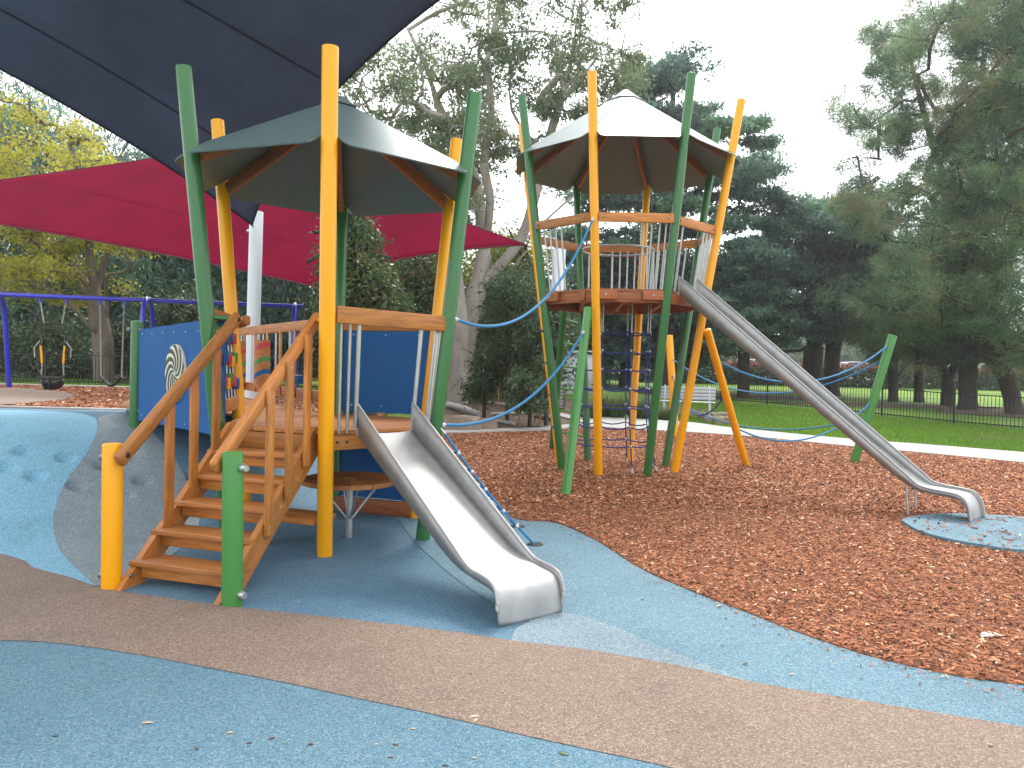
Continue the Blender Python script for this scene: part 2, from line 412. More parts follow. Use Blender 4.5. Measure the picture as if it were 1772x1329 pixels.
# ------------------------------------------------------------------ terrain
gx = sorted(set([-300, -200, -120, -80, -60] + [x * .5 for x in range(-90, 91)] + [60, 80, 120, 200, 300]))
gy = sorted(set([-60, -30, -15, -6] + [y * .5 for y in range(-8, 160)] + [90, 110, 140, 200, 300, 450]))
tv = [(x, y, h0(x, y) - (.06 if y > 12.4 else .2)) for y in gy for x in gx]
nx = len(gx)
tf = [(j * nx + i, j * nx + i + 1, (j + 1) * nx + i + 1, (j + 1) * nx + i) for j in range(len(gy) - 1) for i in range(nx - 1)]
tag(link(bpy.data.objects.new('lawn', mesh_of('lawn', tv, tf, 'lawn', True, 80)), None, Matrix.Identity(4)), kind='structure')

# boundaries read off the photograph, laid out on the ground
bark_edge = [(690, 872), (760, 872), (830, 878), (900, 900), (960, 905), (1030, 935), (1110, 985), (1200, 1025), (1290, 1060), (1380, 1095), (1500, 1135), (1650, 1170), (1772, 1187), (1900, 1205), (2300, 1250)]
brown_top = [(-300, 830), (0, 960), (60, 985), (120, 1001), (185, 1022), (280, 1036), (380, 1050), (600, 1074), (760, 1093), (900, 1113), (1000, 1125), (1100, 1141), (1200, 1160), (1300, 1183), (1400, 1200), (1500, 1217), (1640, 1240), (1772, 1262), (2100, 1320)]
brown_bot = [(-300, 1112), (0, 1112), (60, 1113), (150, 1122), (250, 1138), (350, 1157), (480, 1182), (600, 1208), (750, 1240), (900, 1275), (1000, 1297), (1150, 1330), (1300, 1370), (1600, 1460)]
be = wpts(bark_edge); bt = wpts(brown_top); bb = wpts(brown_bot); bb_under = wpts([(a_, b_ - 10) for a_, b_ in brown_bot])
# slate base rubber: everything this side of the bark
sheet('rubber_surface', [(-13, 12.2), (-13, -1), (9, -1)] + [(be[-1][0] + 2, be[-1][1] - .4)] + be[::-1] + [(-.9, 9.6), (-1.2, 12.2)], 0, 'r_base', .2)
sheet('rubber_brown_band', bt + bb[::-1], .0115, 'r_brown', .5)
sheet('rubber_blue_foreground', bb_under + [(9, -1), (-13, -1)], .0085, 'r_blue', .6)
gt = wpts([(885, 1108), (900, 1085), (975, 1062), (1060, 1085), (1130, 1115), (1200, 1145), (1290, 1178), (1310, 1186)])
gt2 = wpts([(1310, 1200), (1200, 1180), (1100, 1160), (1000, 1140), (930, 1130), (885, 1120)])
sheet('rubber_grey_tongue', gt + gt2, .008, 'r_tongue', .5)
br = wpts([(684, 886), (692, 905), (730, 950), (800, 1010), (880, 1060), (975, 1100), (1060, 1150), (1130, 1160), (1200, 1175), (1290, 1196), (1400, 1214), (1500, 1230), (1640, 1254), (1772, 1276), (2100, 1334)])
sheet('rubber_bright_blue_sweep', br + [(be[-1][0] + .3, be[-1][1] - .2)] + [p for p in be[::-1] if p[0] > gp(684, 886).x + .05], .004, 'r_bright', .5)
sk = wpts([(-120, 712), (0, 710), (120, 714), (160, 722), (168, 742), (150, 785), (118, 828), (98, 870), (92, 910), (102, 950), (132, 985), (165, 1014)])
sk2 = wpts([(165, 1016), (120, 1003), (60, 987), (0, 962), (-300, 832)])
sheet('rubber_sky_blue_slope', sk + sk2 + [(-9.5, 7.2)], .0052, 'r_sky', .03)
gr = wpts([(165, 1014), (132, 985), (102, 950), (92, 910), (98, 870), (118, 828), (150, 785), (168, 742), (172, 722), (200, 716)])
gr2 = wpts([(245, 735), (300, 790), (330, 850), (345, 905), (300, 960), (240, 1000), (190, 1020)])
sheet('rubber_grey_slope', gr + gr2, .0042, 'r_grey', .03)
# bark play area, its concrete path and kerb
path_near = [(1000, 738), (1060, 742), (1130, 746), (1200, 750), (1300, 757), (1400, 767), (1500, 777), (1600, 786), (1772, 803), (2000, 826)]
path_far = [(1000, 722), (1060, 724), (1130, 728), (1200, 733), (1260, 741), (1330, 748), (1400, 755), (1500, 764), (1600, 771), (1772, 785), (2000, 803)]
pn = wpts(path_near); pf = wpts(path_far)
kn = wpts([(740, 752), (850, 749), (950, 746), (1000, 739)]); kf = wpts([(740, 747), (850, 744.5), (950, 742), (1000, 735)])
sheet('bark_play_area', be + [(14, 3.2), (14, 11.0)] + pn[::-1] + kn[::-1] + [(-1.9, 16.5), (-1.3, 12.2), (-.9, 9.6)], .012, 'bark', .6, .03)
sheet('concrete_path', pn + pf[::-1], .035, 'concrete', .8, .12)
sheet('kerb_edging', kn + kf[::-1], .05, 'kerb', .5, .15)
pad = [(1560, 902), (1580, 895), (1640, 890), (1720, 893), (1800, 899), (1900, 915), (1900, 945), (1840, 955), (1760, 953), (1700, 945), (1640, 934), (1590, 920)]
pw = spline([gp(*q, .03) for q in pad + [pad[0]]], 5)[:-1]
sheet('landing_pad', [(p.x, p.y) for p in pw], .045, 'r_grey', .3, .06)
bpy.data.objects['landing_pad'].data.materials[0] = M['r_bright']
# garden beds and far surfaces
gb = wpts([(740, 742), (850, 740), (950, 738), (1000, 730), (1000, 716), (1150, 712), (1260, 728), (1250, 712), (1120, 695), (950, 690), (780, 692), (700, 700)], 3)
sheet('garden_bed', gb, -.02, 'mulch', .8)
fp = wpts([(700, 694), (790, 690), (850, 694), (940, 708), (1000, 722)], 4); fp2 = wpts([(1000, 729), (940, 713), (850, 698), (790, 694), (700, 698)], 4)
sheet('garden_path', fp + fp2, .01, 'concrete', .8)
sheet('litter_bed', wpts([(690, 690), (790, 686), (960, 688), (960, 668), (800, 665), (690, 668)], 3), -.015, 'mulch', 1.0)
for i, (cx_, cy_, a, b) in enumerate(((17, 33, 5, 2.2), (12, 39, 5, 2.5), (14.5, 19.8, 2.6, .9), (22, 30, 5, 3), (7, 40, 4, 2), (-16, 30, 9, 3))):
    pts = [(cx_ + a * math.cos(t) * (1 + .15 * math.sin(3 * t + i)), cy_ + b * math.sin(t) * (1 + .15 * math.cos(2 * t + i))) for t in [k * math.pi / 14 for k in range(28)]]
    sheet('mulch_patch', pts, -.03, 'mulch', 1.0)
# swing terrace
ks = [(-14, 12.2), (-13, 12.2), (-1.2, 12.2), (-2.2, 20.2), (-18, 20.6), (-19, 14)]
sheet('swing_bark', [(-16, 12.2), (-2.6, 12.2), (-2.9, 20.6), (-20, 21.2), (-20, 12.2)], .008, 'bark', .8)
bp_ = wpts([(-250, 672), (-100, 670), (0, 672), (60, 674), (112, 680), (128, 686), (110, 692), (60, 698), (0, 702), (-100, 704), (-250, 705)], 5)
sheet('rubber_brown_swing_pad', bp_, .02, 'r_brown', .5)
sheet('kerb_strip', [(-5.6, 12.16), (-2.4, 12.16), (-2.4, 12.32), (-8.6, 12.32), (-8.6, 12.26)], .03, 'kerb', .8, .12)
sheet('kerb_strip', [(-20, 21.2), (-2.9, 20.6), (-2.9, 20.9), (-20, 21.5)], .04, 'kerb', 1.0, .12)
sheet('car_park', [(-10, 62), (60, 62), (90, 84), (-10, 84)], 0.0, 'concrete', 4)

# ================================================================== play towers
class Tower:
    def __init__(s, c, rb, rt, th, ht, n): s.c, s.rb, s.rt, s.th, s.ht, s.n = Vector((*c, 0)), rb, rt, th, ht, n
    def p(s, k, z, dr=0.0):
        a = s.th + 2 * math.pi * k / s.n; r = s.rb + (s.rt - s.rb) * z / s.ht + dr
        return Vector((s.c.x + r * math.cos(a), s.c.y + r * math.sin(a), z))
    def mid(s, k, z, dr=0.0):
        a = s.th + 2 * math.pi * (k + .5) / s.n; r = (s.rb + (s.rt - s.rb) * z / s.ht) * math.cos(math.pi / s.n) + dr
        return Vector((s.c.x + r * math.cos(a), s.c.y + r * math.sin(a), z))
    def nrm(s, k): a = s.th + 2 * math.pi * (k + .5) / s.n; return Vector((math.cos(a), math.sin(a), 0))
    def rad(s, k): a = s.th + 2 * math.pi * k / s.n; return Vector((math.cos(a), math.sin(a), 0))
    def side(s, k, u, z, dr=0.0):
        "point at fraction u along side k at height z"
        return s.p(k, z).lerp(s.p(k + 1, z), u) + s.nrm(k) * dr

def roof(T, root, zp, zap, over, rpole, rtop, capr):
    n = T.n; ca = math.cos(math.pi / n); rp = T.rb + (T.rt - T.rb) * zp / T.ht
    apo = rp * ca; sl = (zap - zp) / apo
    def pt(rho_apo, lat, k):
        m = T.nrm(k); l = Vector((-m.y, m.x, 0)); return Vector((T.c.x, T.c.y, 0)) + m * rho_apo + l * lat + Vector((0, 0, zap - sl * rho_apo))
    tt = math.tan(math.pi / n)
    for k in range(n):
        g = .006; a0 = rtop * ca; a1 = (rp - rpole - .05) * ca; e = apo + over
        we = e * tt
        cut = .28 * we
        poly = [pt(a0, -a0 * tt + g, k), pt(a0, a0 * tt - g, k), pt(a1, a1 * tt - g, k)]
        # chamfer with a soft bend from the pole notch out to the eave
        def side_pts(sg):
            q0 = Vector((a1, a1 * tt - g)); q3 = Vector((e, we - cut)); q1 = Vector((a1 + (e - a1) * .25, a1 * tt - g)); q2 = Vector((e - .0, we - cut + .10 * we))
            out = []
            for i in range(9):
                t = i / 8; b = q0 * (1 - t) ** 3 + q1 * 3 * t * (1 - t) ** 2 + q2 * 3 * t * t * (1 - t) + q3 * t ** 3
                out.append(pt(b.x, sg * b.y, k))
            return out
        poly = [pt(a0, -a0 * tt + g, k), pt(a0, a0 * tt - g, k)] + side_pts(1) + side_pts(-1)[::-1]
        plate('roof_panel', poly, .012, 'roof', root)
    # cap
    cv, cf = [], []
    for k in range(n): a = T.th + 2 * math.pi * k / n; cv.append((T.c.x + capr * math.cos(a), T.c.y + capr * math.sin(a), zap - sl * capr * ca + .025))
    for k in range(n): a = T.th + 2 * math.pi * k / n; cv.append((T.c.x + .05 * math.cos(a), T.c.y + .05 * math.sin(a), zap + .02))
    for k in range(n): cf.append((k, (k + 1) % n, n + (k + 1) % n, n + k))
    cf.append(tuple(range(n, 2 * n))); cf.append(tuple(range(n - 1, -1, -1)))
    wobj('roof_cap', cv, cf, 'roof', root, ang=10)
    for k in range(n):
        hd = T.rad(k); zo = .075 + .012
        r0 = rp - rpole - .005; 
        def hp(r): return Vector((T.c.x, T.c.y, 0)) + hd * r + Vector((0, 0, zap - sl * r * ca - zo))
        rf = beam('rafter', hp(r0), hp(.1), .045, .12, 'timber_red', root)
        bolt(hp(r0 - .05) + Vector((-hd.y, hd.x, 0)) * .023, Vector((-hd.y, hd.x, 0)), .016, rf)
        bolt(hp(r0 - .05) - Vector((-hd.y, hd.x, 0)) * .023, -Vector((-hd.y, hd.x, 0)), .016, rf)

# ------------------------------------------------------------------ small hexagonal tower
TS = Tower((-1.69, 7.02), .965, 1.383, -1.3805, 3.97, 6)
DZ = 1.03
PR = .0635
small = thing('play_tower', (-1.69, 7.02, 0), 'low hexagonal play tower with green and yellow leaning poles under dark sail', 'play tower')
for k in range(6):
    b = TS.p(k, h0(*TS.p(k, 0)[:2]) - .03); pole('pole', b, TS.p(k, 3.97), PR, 'yellow' if k % 2 == 0 else 'green', small)
roof(TS, small, 3.33, 4.05, .15, PR, .1, .2)
# deck
hexp = [TS.p(k, DZ, -.045) for k in range(6)]
deck_boards([(p.x, p.y) for p in hexp], DZ, .118, .006, .03, (TS.p(1, 0) - TS.p(0, 0))[:2], 'timber_deck', small)
for k in range(6):
    beam('deck_bearer', TS.side(k, .07, DZ - .1, -.075), TS.side(k, .93, DZ - .1, -.075), .045, .13, 'timber', small)
beam('deck_joist', TS.p(0, DZ - .1, -.15), TS.p(3, DZ - .1, -.15), .05, .12, 'timber', small)
RZ = 1.97
def bars(T, root, k, us, z0, z1, r, dr, mat='galv'):
    for u in us: pole('bar', T.side(k, u, z0, dr), T.side(k, u, z1, dr), r, mat, root, 10, False)
# slide side (A-F): rail and bars
beam('top_rail', TS.side(0, .06, RZ, .01), TS.side(0, .985, RZ - .02, .01), .05, .135, 'timber', small)
bars(TS, small, 0, (.11, .18), DZ - .02, RZ - .06, .0125, -.01); bars(TS, small, 0, (.9, .95), DZ - .02, RZ - .06, .0125, -.01)
bars(TS, small, 0, (.245, .765), DZ + .02, RZ - .06, .019, 0)
for u in (.12, .2): bolt(TS.side(0, u, DZ - .1, -.05), TS.nrm(0), .012, small)
# net side (F-E)
beam('top_rail', TS.side(1, .05, RZ, .0), TS.side(1, .95, RZ, .0), .05, .12, 'timber', small)
bars(TS, small, 1, (.12, .22, .34, .8, .9), DZ - .02, RZ - .05, .0125, 0)
# panel side (E-D)
beam('top_rail', TS.side(2, .05, 1.99, .0), TS.side(2, .95, 1.99, .0), .045, .11, 'timber', small)
def panel(root, T, k, u0, u1, z0, z1, th, dr, mat='blue', nb=3):
    o = plate('panel', [T.side(k, u0, z0, dr), T.side(k, u1, z0, dr), T.side(k, u1, z1, dr), T.side(k, u0, z1, dr)], th, mat, root)
    for i in range(nb):
        u = u0 + (u1 - u0) * (.12 + .76 * i / (nb - 1))
        for z in (z0 + .07, z1 - .04): bolt(T.side(k, u, z, dr) - T.nrm(k) * th / 2, -T.nrm(k), .008, o, 'sleeve', .006)
    return o
panel(small, TS, 2, .06, .94, DZ + .03, 1.93, .018, 0)
panel(small, TS, 2, .06, .98, .16, DZ - .17, .018, .0, 'blue', 3)
beam('base_board', TS.side(2, .02, .08, -.02), TS.side(2, 1.0, .08, -.02), .06, .15, 'timber_red', small)
# abacus of turning blocks (B-C)
beam('top_rail', TS.side(4, .05, RZ, 0), TS.side(4, .95, RZ, 0), .05, .12, 'timber', small)
beam('bottom_rail', TS.side(4, .05, DZ + .14, 0), TS.side(4, .95, DZ + .14, 0), .045, .12, 'timber', small)
BC = ['blue', 'red', 'lgreen', 'yellow', 'red', 'blue']
for i in range(6):
    u = .15 + .14 * i
    pole('bar', TS.side(4, u, DZ + .18, 0), TS.side(4, u, RZ - .05, 0), .012, 'galv', small, 10, False)
    for j, z in enumerate((1.36, 1.57, 1.78)):
        z += .012 * ((i * 7 + j * 3) % 5)
        beam('turning_block', TS.side(4, u - .055, z, 0), TS.side(4, u + .055, z, 0), .1, .105, BC[(i + 2 * j) % 6], small, bev=.008)
# back bridge to the terrace: deck, blue guard panel, timber balustrade with painted cylinders
bdir = Vector((-.56, .83, 0)).normalized(); blen = 4.4
Bs, Cs, Ds = TS.p(5, DZ), TS.p(4, DZ), TS.p(3, DZ)
bx = hit(232, 730); postb = Vector((-4.33, 8.5, 0))
Dend = Ds + bdir * blen; Cend = Cs + bdir * blen
bridge = thing('timber_bridge', (-3.6, 9.5, h0(-3.6, 9.5)), 'timber bridge with picket balustrade and painted cylinders behind small tower', 'bridge')
poly_b = [(-2.46, 7.58), (-1.98, 7.98), (Dend.x, Dend.y), (Cend.x - .4, Cend.y), (-4.6, 8.7)]
deck_boards(poly_b, DZ - .01, .118, .006, .03, (-bdir.y, bdir.x), 'timber_deck', bridge)
nb_ = Vector((-bdir.y, bdir.x, 0))
def bside(s, z, off=0): return Ds + bdir * s + nb_ * off + Vector((0, 0, z - DZ))
beam('top_rail', bside(.05, 2.02), bside(blen, 2.02), .05, .12, 'timber', bridge)
beam('kick_board', bside(.05, DZ + .16), bside(blen, DZ + .16), .045, .12, 'timber_red', bridge)
for i in range(14):
    s = .2 + i * .3
    if i % 2 == 0: beam('picket', bside(s, DZ + .1, .03), bside(s, 1.97, .03), .022, .07, 'timber', bridge, up=bdir)
    else: pole('bar', bside(s, DZ + .1), bside(s, 1.97), .0125, 'galv', bridge, 10, False)
for i, s in enumerate((2.5, 3.75)):
    cy = pole('painted_cylinder', bside(s, 1.22, .12), bside(s, 1.86, .12), .1, 'timber', bridge, 24, False)
    for z, cc in ((1.74, 'red'), (1.55, 'lgreen'), (1.38, 'blue')):
        rp_ = [bside(s, z, .12) + Vector((.101 * math.cos(t), .101 * math.sin(t), (.06 if i == 0 else -.03) * math.sin(t + 2.2))) for t in [q * math.pi / 12 for q in range(24)]]
        mb = MB(); nn = 24
        vs_ = [p + Vector((0, 0, d)) for d in (-.032, .032) for p in rp_]
        mb.add(vs_, [(q, (q + 1) % nn, nn + (q + 1) % nn, nn + q) for q in range(nn)]); mb.build('painted_stripe', cc, cy)
for i in range(3): beam('toy_block', bside(.9 + .14 * i, 1.37, .1), bside(1.02 + .14 * i, 1.37, .1), .1, .1, ('blue', 'yellow', 'blue')[i], bridge)
cq = Cs + Vector((0, 0, 0))
plate('panel', [Cs + bdir * .12 + Vector((0, 0, .05)), Cs + bdir * 1.5 + Vector((0, 0, .05)), Cs + bdir * 1.5 + Vector((0, 0, .95)), Cs + bdir * .12 + Vector((0, 0, .95))], .018, 'blue', bridge)
rr0 = TS.p(4, 1.98) + Vector((.13, .02, 0))
pole('rail_bracket', TS.p(4, 1.99), TS.p(4, 1.99) + Vector((.16, .0, 0)), .022, 'yellow', small, 12)
beam('handrail', rr0 + Vector((.04, -.07, 0)), rr0 + bdir * 1.1 + Vector((.04, 0, -.05)), .07, .1, 'timber', bridge, bev=.02)
# spiral panel between left post and pole
sp = thing('spiral_panel', (-3.4, 7.5, h0(-3.4, 7.5)), 'blue guard panel with black and cream spiral disc beside the stairs', 'panel')
p_l = Vector((-4.2, 8.38, 0)); p_r = Vector((-2.52, 6.52, 0)); pd = (p_r - p_l).normalized(); pnm = Vector((pd.y, -pd.x, 0))
if pnm.y > 0: pnm = -pnm
zz0, zz1 = .88, 1.9
pl = plate('board', [p_l + Vector((0, 0, zz0)), p_r + Vector((0, 0, zz0 + .03)), p_r + Vector((0, 0, zz1 + .06)), p_l + Vector((0, 0, zz1))], .02, 'blue', sp)
for i in range(7):
    q = p_l.lerp(p_r, .05 + .14 * i) + pnm * .01
    bolt(q + Vector((0, 0, zz1 - .05)), pnm, .008, pl, 'sleeve', .006); bolt(q + Vector((0, 0, zz0 + .07)), pnm, .008, pl, 'sleeve', .006)
pb = Vector((-4.29, 8.47, 0)); pb.z = h0(pb.x, pb.y) - .03
gpst = pole('post', pb, Vector((-4.28, 8.47, 2.0)), PR, 'green', sp)
for z in (1.9, .98):
    bolt(Vector((-4.29, 8.47, z)) - Vector((.06, 0, 0)), (-1, -.2, 0), .03, gpst, 'bolt', .04); bolt(Vector((-4.23, 8.44, z)), (1, -.3, 0), .028, gpst, 'bolt', .05)
# spiral disc
dc = at(306, 640, 7.42); u_ = p_l.lerp(p_r, ((dc - p_l).dot(pd)) / (p_r - p_l).length); dc = Vector((u_.x, u_.y, 1.44)) + pnm * .012
def dpt(r, a, o): return dc + pd * (r * math.cos(a)) + Vector((0, 0, r * math.sin(a))) + pnm * o
mb = MB(); nn = 40; rd = .29
vs_ = [dpt(rd, 2 * math.pi * i / nn, o) for o in (0, .022) for i in range(nn)]
mb.add(vs_, [tuple(range(nn)), tuple(range(2 * nn - 1, nn - 1, -1))] + [(i, nn + i, nn + (i + 1) % nn, (i + 1) % nn) for i in range(nn)])
disc = mb.build('spiral_disc', 'cream', sp)
for i in range(10):
    a0 = 2 * math.pi * i / 10; L = []; Rr = []
    for j in range(13):
        t = j / 12; r = .025 + (rd - .027) * t; a = a0 + 1.5 * t ** 1.2; w = .33 + .04 * math.sin(3 * t)
        L.append(dpt(r, a, .0245)); Rr.append(dpt(r, a + w, .0245))
    vs_ = L + Rr; MB().add(vs_, [(j, j + 1, 14 + j, 13 + j) for j in range(12)]).build('spiral_arm', 'black', disc)
# table and bench under the deck
tb = thing('round_table', (-1.42, 6.95, 0), 'round timber table on steel legs under the small tower deck', 'table')
tc_ = Vector((-1.45, 6.72, .54)); nW = 14
for i in range(nW):
    a0 = 2 * math.pi * i / nW + .006; a1 = 2 * math.pi * (i + 1) / nW - .006; am = (a0 + a1) / 2
    loc = tc_; ring = [(.06, a0), (.43, a0), (.43, am), (.43, a1), (.06, a1)]
    vs_ = [Vector((r * math.cos(a - am), r * math.sin(a - am), z)) for z in (0, -.04) for r, a in ring]
    fs = [(0, 1, 2, 3, 4), (9, 8, 7, 6, 5)] + [(q, 5 + q, 5 + (q + 1) % 5, (q + 1) % 5) for q in range(5)]
    link(bpy.data.objects.new('wedge_board', mesh_of('wedge_board', vs_, fs, 'timber_deck', False)), tb, Matrix.Translation(tc_) @ Matrix.Rotation(am, 4, 'Z'))
pole('leg', (tc_.x, tc_.y, 0), (tc_.x, tc_.y, .5), .03, 'galv', tb)
for a in (.4, 2.0, 3.6, 5.2):
    tube('brace', [(tc_.x + .03 * math.cos(a), tc_.y + .03 * math.sin(a), .18), (tc_.x + .28 * math.cos(a), tc_.y + .28 * math.sin(a), .5)], .012, 'galv', tb)
bn = thing('low_bench', (-1.9, 6.35, 0), 'low timber plank bench between stairs and front yellow pole', 'bench')
beam('seat_plank', (-2.35, 6.42, .27), (-1.57, 6.12, .27), .16, .045, 'timber', bn); beam('seat_plank', (-2.3, 6.6, .27), (-1.52, 6.3, .27), .16, .045, 'timber', bn)
pole('leg', (-2.12, 6.42, 0), (-2.12, 6.42, .25), .035, 'galv', bn)
# ------------------------------------------------------------------ stairs
st = thing('timber_stairs', (-2.2, 5.4, 0), 'timber stairs with slatted handrails between short yellow and green posts', 'stairs')
fL, fR = Vector((-2.64, 5.02, 0)), Vector((-1.875, 4.79, 0))
tL, tR = Vector((-2.37, 6.33, DZ)), Vector((-1.60, 6.10, DZ))
ax = ((fR - fL) + (tR - tL)).normalized(); ax.z = 0
def stp(sd_, t, dz=0):
    a, b = (fL, tL) if sd_ == 0 else (fR, tR)
    p = a.lerp(b, t); return Vector((p.x, p.y, p.z + dz))
for sd_ in (0, 1):
    a, b = stp(sd_, -.02), stp(sd_, 1.0)
    d = (b - a); dn = d.normalized(); up = Vector((0, 0, 1))
    # stringer: parallelogram plate with plumb top and level foot
    hgt = .20
    poly = [Vector((a.x, a.y, .0)), Vector((a.x, a.y, .0)) + Vector((d.x, d.y, 0)).normalized() * .26, Vector((b.x, b.y, b.z - .2)), Vector((b.x, b.y, b.z + .03)), Vector((b.x, b.y, b.z + .03)) - Vector((d.x, d.y, 0)).normalized() * .06]
    Mw = frame(a, b); Mi = Mw.inverted()
    o_ = ax * .0225
    n = len(poly); vs_ = [Mi @ (p + o_) for p in poly] + [Mi @ (p - o_) for p in poly]
    fs = [tuple(range(n)), tuple(range(2 * n - 1, n - 1, -1))] + [(i, n + i, n + (i + 1) % n, (i + 1) % n) for i in range(n)]
    so = link(bpy.data.objects.new('stringer', mesh_of('stringer', vs_, fs, 'timber')), st, Mw)
    bolt(stp(sd_, .06, .03) + o_ * (1.05 if sd_ == 0 else -1.05), ax if sd_ == 0 else -ax, .014, so)
    bolt(stp(sd_, .85, .0) + ax * .024, ax, .012, so)
run = ((tL - fL) + (tR - fR)) / 2; rh = Vector((run.x, run.y, 0)).normalized()
for i in range(5):
    t = (i + 1) / 6; z = DZ * t
    a = stp(0, t + .03); b = stp(1, t + .03); a.z = b.z = z - .018
    a += ax * .0225 - ax * .045 if i < 9 else 0; b += ax * .02
    tr = beam('tread', a - rh * .02, b - rh * .02, .235, .036, 'timber_deck', st)
    beam('tread_bearer', a + ax * .05 - Vector((0, 0, .062)) - rh * .06, b - ax * .05 - Vector((0, 0, .062)) - rh * .06, .045, .085, 'timber', st)
beam('top_tread', stp(0, .99, -.1) + ax * .03, stp(1, .99, -.1) - ax * .03, .05, .14, 'timber', st)
# posts
yb = Vector((-2.722, 5.077, -.03)); gb_ = Vector((-1.778, 4.777, -.03))
yp = pole('post', yb, (-2.724, 5.077, 1.0), .066, 'yellow', st); gpz = pole('post', gb_, (-1.788, 4.777, 1.0), .066, 'lgreen', st)
for z in (.9, .08):
    bolt(Vector((-2.72, 5.077, z)) - ax * .06, -ax, .028, yp, 'bolt', .045); bolt(Vector((-1.783, 4.777, z)) + ax * .06, ax + Vector((0, -.4, 0)), .028, gpz, 'galv', .055)
# handrails
hL0, hL1 = Vector((-2.615, 5.02, .93)), Vector((-2.35, 6.30, 1.93)); hR0, hR1 = Vector((-1.885, 4.80, .93)), Vector((-1.605, 6.06, 1.93))
for (a, b, sd_) in ((hL0, hL1, 0), (hR0, hR1, 1)):
    hr = beam('handrail', a - (b - a).normalized() * .07, b + (b - a).normalized() * .05, .06, .105, 'timber', st, bev=.024)
    for q in (a, b): bolt(q + ax * .03, ax, .02, hr, 'black', .006); bolt(q - ax * .03, -ax, .02, hr, 'black', .006)
    for t in ((.36, .58, .8) if sd_ == 0 else (.42, .63, .84)):
        pt_ = a.lerp(b, t); zb = DZ * t - .1; off = ax * (.042 if sd_ == 1 else -.042) * (1 if sd_ == 1 else 1)
        if sd_ == 0: off = -ax * .0 ; ztop = pt_.z - .05
        else: off = ax * .043; ztop = pt_.z + .03
        pk = beam('picket', Vector((pt_.x, pt_.y, zb)) + off, Vector((pt_.x, pt_.y, ztop)) + off, .026, .09, 'timber', st, up=rh)
        if sd_ == 1:
            for z in (zb + .06, ztop - .05): bolt(Vector((pt_.x, pt_.y, z)) + off + ax * .013, ax, .007, pk, 'galv', .004)
pole('rail_bracket', TS.p(0, 1.93), hR1 + Vector((0, 0, -.01)), .02, 'yellow', st, 12); pole('rail_bracket', TS.p(5, 1.95), hL1, .02, 'green', st, 12)

# ------------------------------------------------------------------ slides
def slide(name, start, exit_, width, prof, wall, label, legs=()):
    """prof: (s, z) bed profile; wall: side height at each profile point"""
    root = thing(name, (exit_[0], exit_[1], 0), label, 'slide')
    a = Vector((start[0], start[1], 0)); b = Vector((exit_[0], exit_[1], 0)); d = (b - a).normalized(); L = (b - a).length; s_ = Vector((d.y, -d.x, 0))   # s_: right-hand side looking down the slide
    z0_ = prof[0][1] + .235; k_ = (z0_ - (.29 if L < 3 else .345)) / (.84 if L < 3 else .875)
    wall = [max(.02, z0_ - k_ * q[0] - q[1]) for q in prof]
    P = spline([Vector((q[0] * L, q[1], w)) for q, w in zip(prof, wall)], 4)
    def pt(q, lat, dz=0): return a + d * q.x + s_ * lat + Vector((0, 0, q.y + dz))
    hw = width / 2; n = len(P)
    cs = [(-1, 0), (-.86, -.012), (-.5, -.02), (0, -.022), (.5, -.02), (.86, -.012), (1, 0)]
    vs_ = [pt(q, c * hw, dz) for q in P for c, dz in cs]; m = len(cs)
    fs = [(i * m + j, i * m + j + 1, (i + 1) * m + j + 1, (i + 1) * m + j) for i in range(n - 1) for j in range(m - 1)]
    o = wobj('slide_bed', vs_, fs, 'steel', root, ang=60)
    md = o.modifiers.new('thickness', 'SOLIDIFY'); md.thickness = .004; md.offset = -1
    for sg in (-1, 1):
        # side sheet offset normal to the bed
        vs_ = []; top = []
        for i, q in enumerate(P):
            tg = (P[min(i + 1, n - 1)] - P[max(i - 1, 0)]); tg = Vector((tg.x, tg.y)).normalized(); nn_ = Vector((-tg.y, tg.x))
            w = max(q.z, .012)
            lo = pt(Vector((q.x, q.y - .035)), sg * hw); hi = pt(Vector((q.x + (nn_.x * w if w < .03 else 0), q.y + (nn_.y * w if w < .03 else w))), sg * (hw + .012))
            vs_ += [lo, hi]; top.append(hi)
        fs = [(2 * i, 2 * i + 1, 2 * i + 3, 2 * i + 2) for i in range(n - 1)]
        sw = wobj('side_wall', vs_, fs, 'steel', root, ang=60); md = sw.modifiers.new('thickness', 'SOLIDIFY'); md.thickness = .005; md.offset = 0
        tube('rolled_edge', [vs_[0]] + top, .011, 'steel', root, 8)
    for (s0, lat, zt, tilt) in legs:
        q = Vector((s0 * L, zt, 0)); tube('leg', [pt(q, lat * hw), pt(Vector((s0 * L + tilt, .0, 0)), lat * hw)], .015, 'galv', root)
    return root
m0 = TS.mid(0, DZ, .02); sdir = (Vector((.16, 4.62, 0)) - Vector((m0.x, m0.y, 0)))
slide('steel_slide', (m0.x, m0.y), (.155, 4.63), .50,
      [(0, 1.02), (.02, 1.0), (.1, .922), (.2, .825), (.3, .728), (.4, .63), (.5, .533), (.6, .436), (.66, .378), (.71, .334), (.755, .303), (.8, .283), (.85, .27), (.9, .259), (.95, .248), (.978, .218), (.993, .145), (1.0, .015)],
      None, 'short wide stainless slide in front of the small tower')

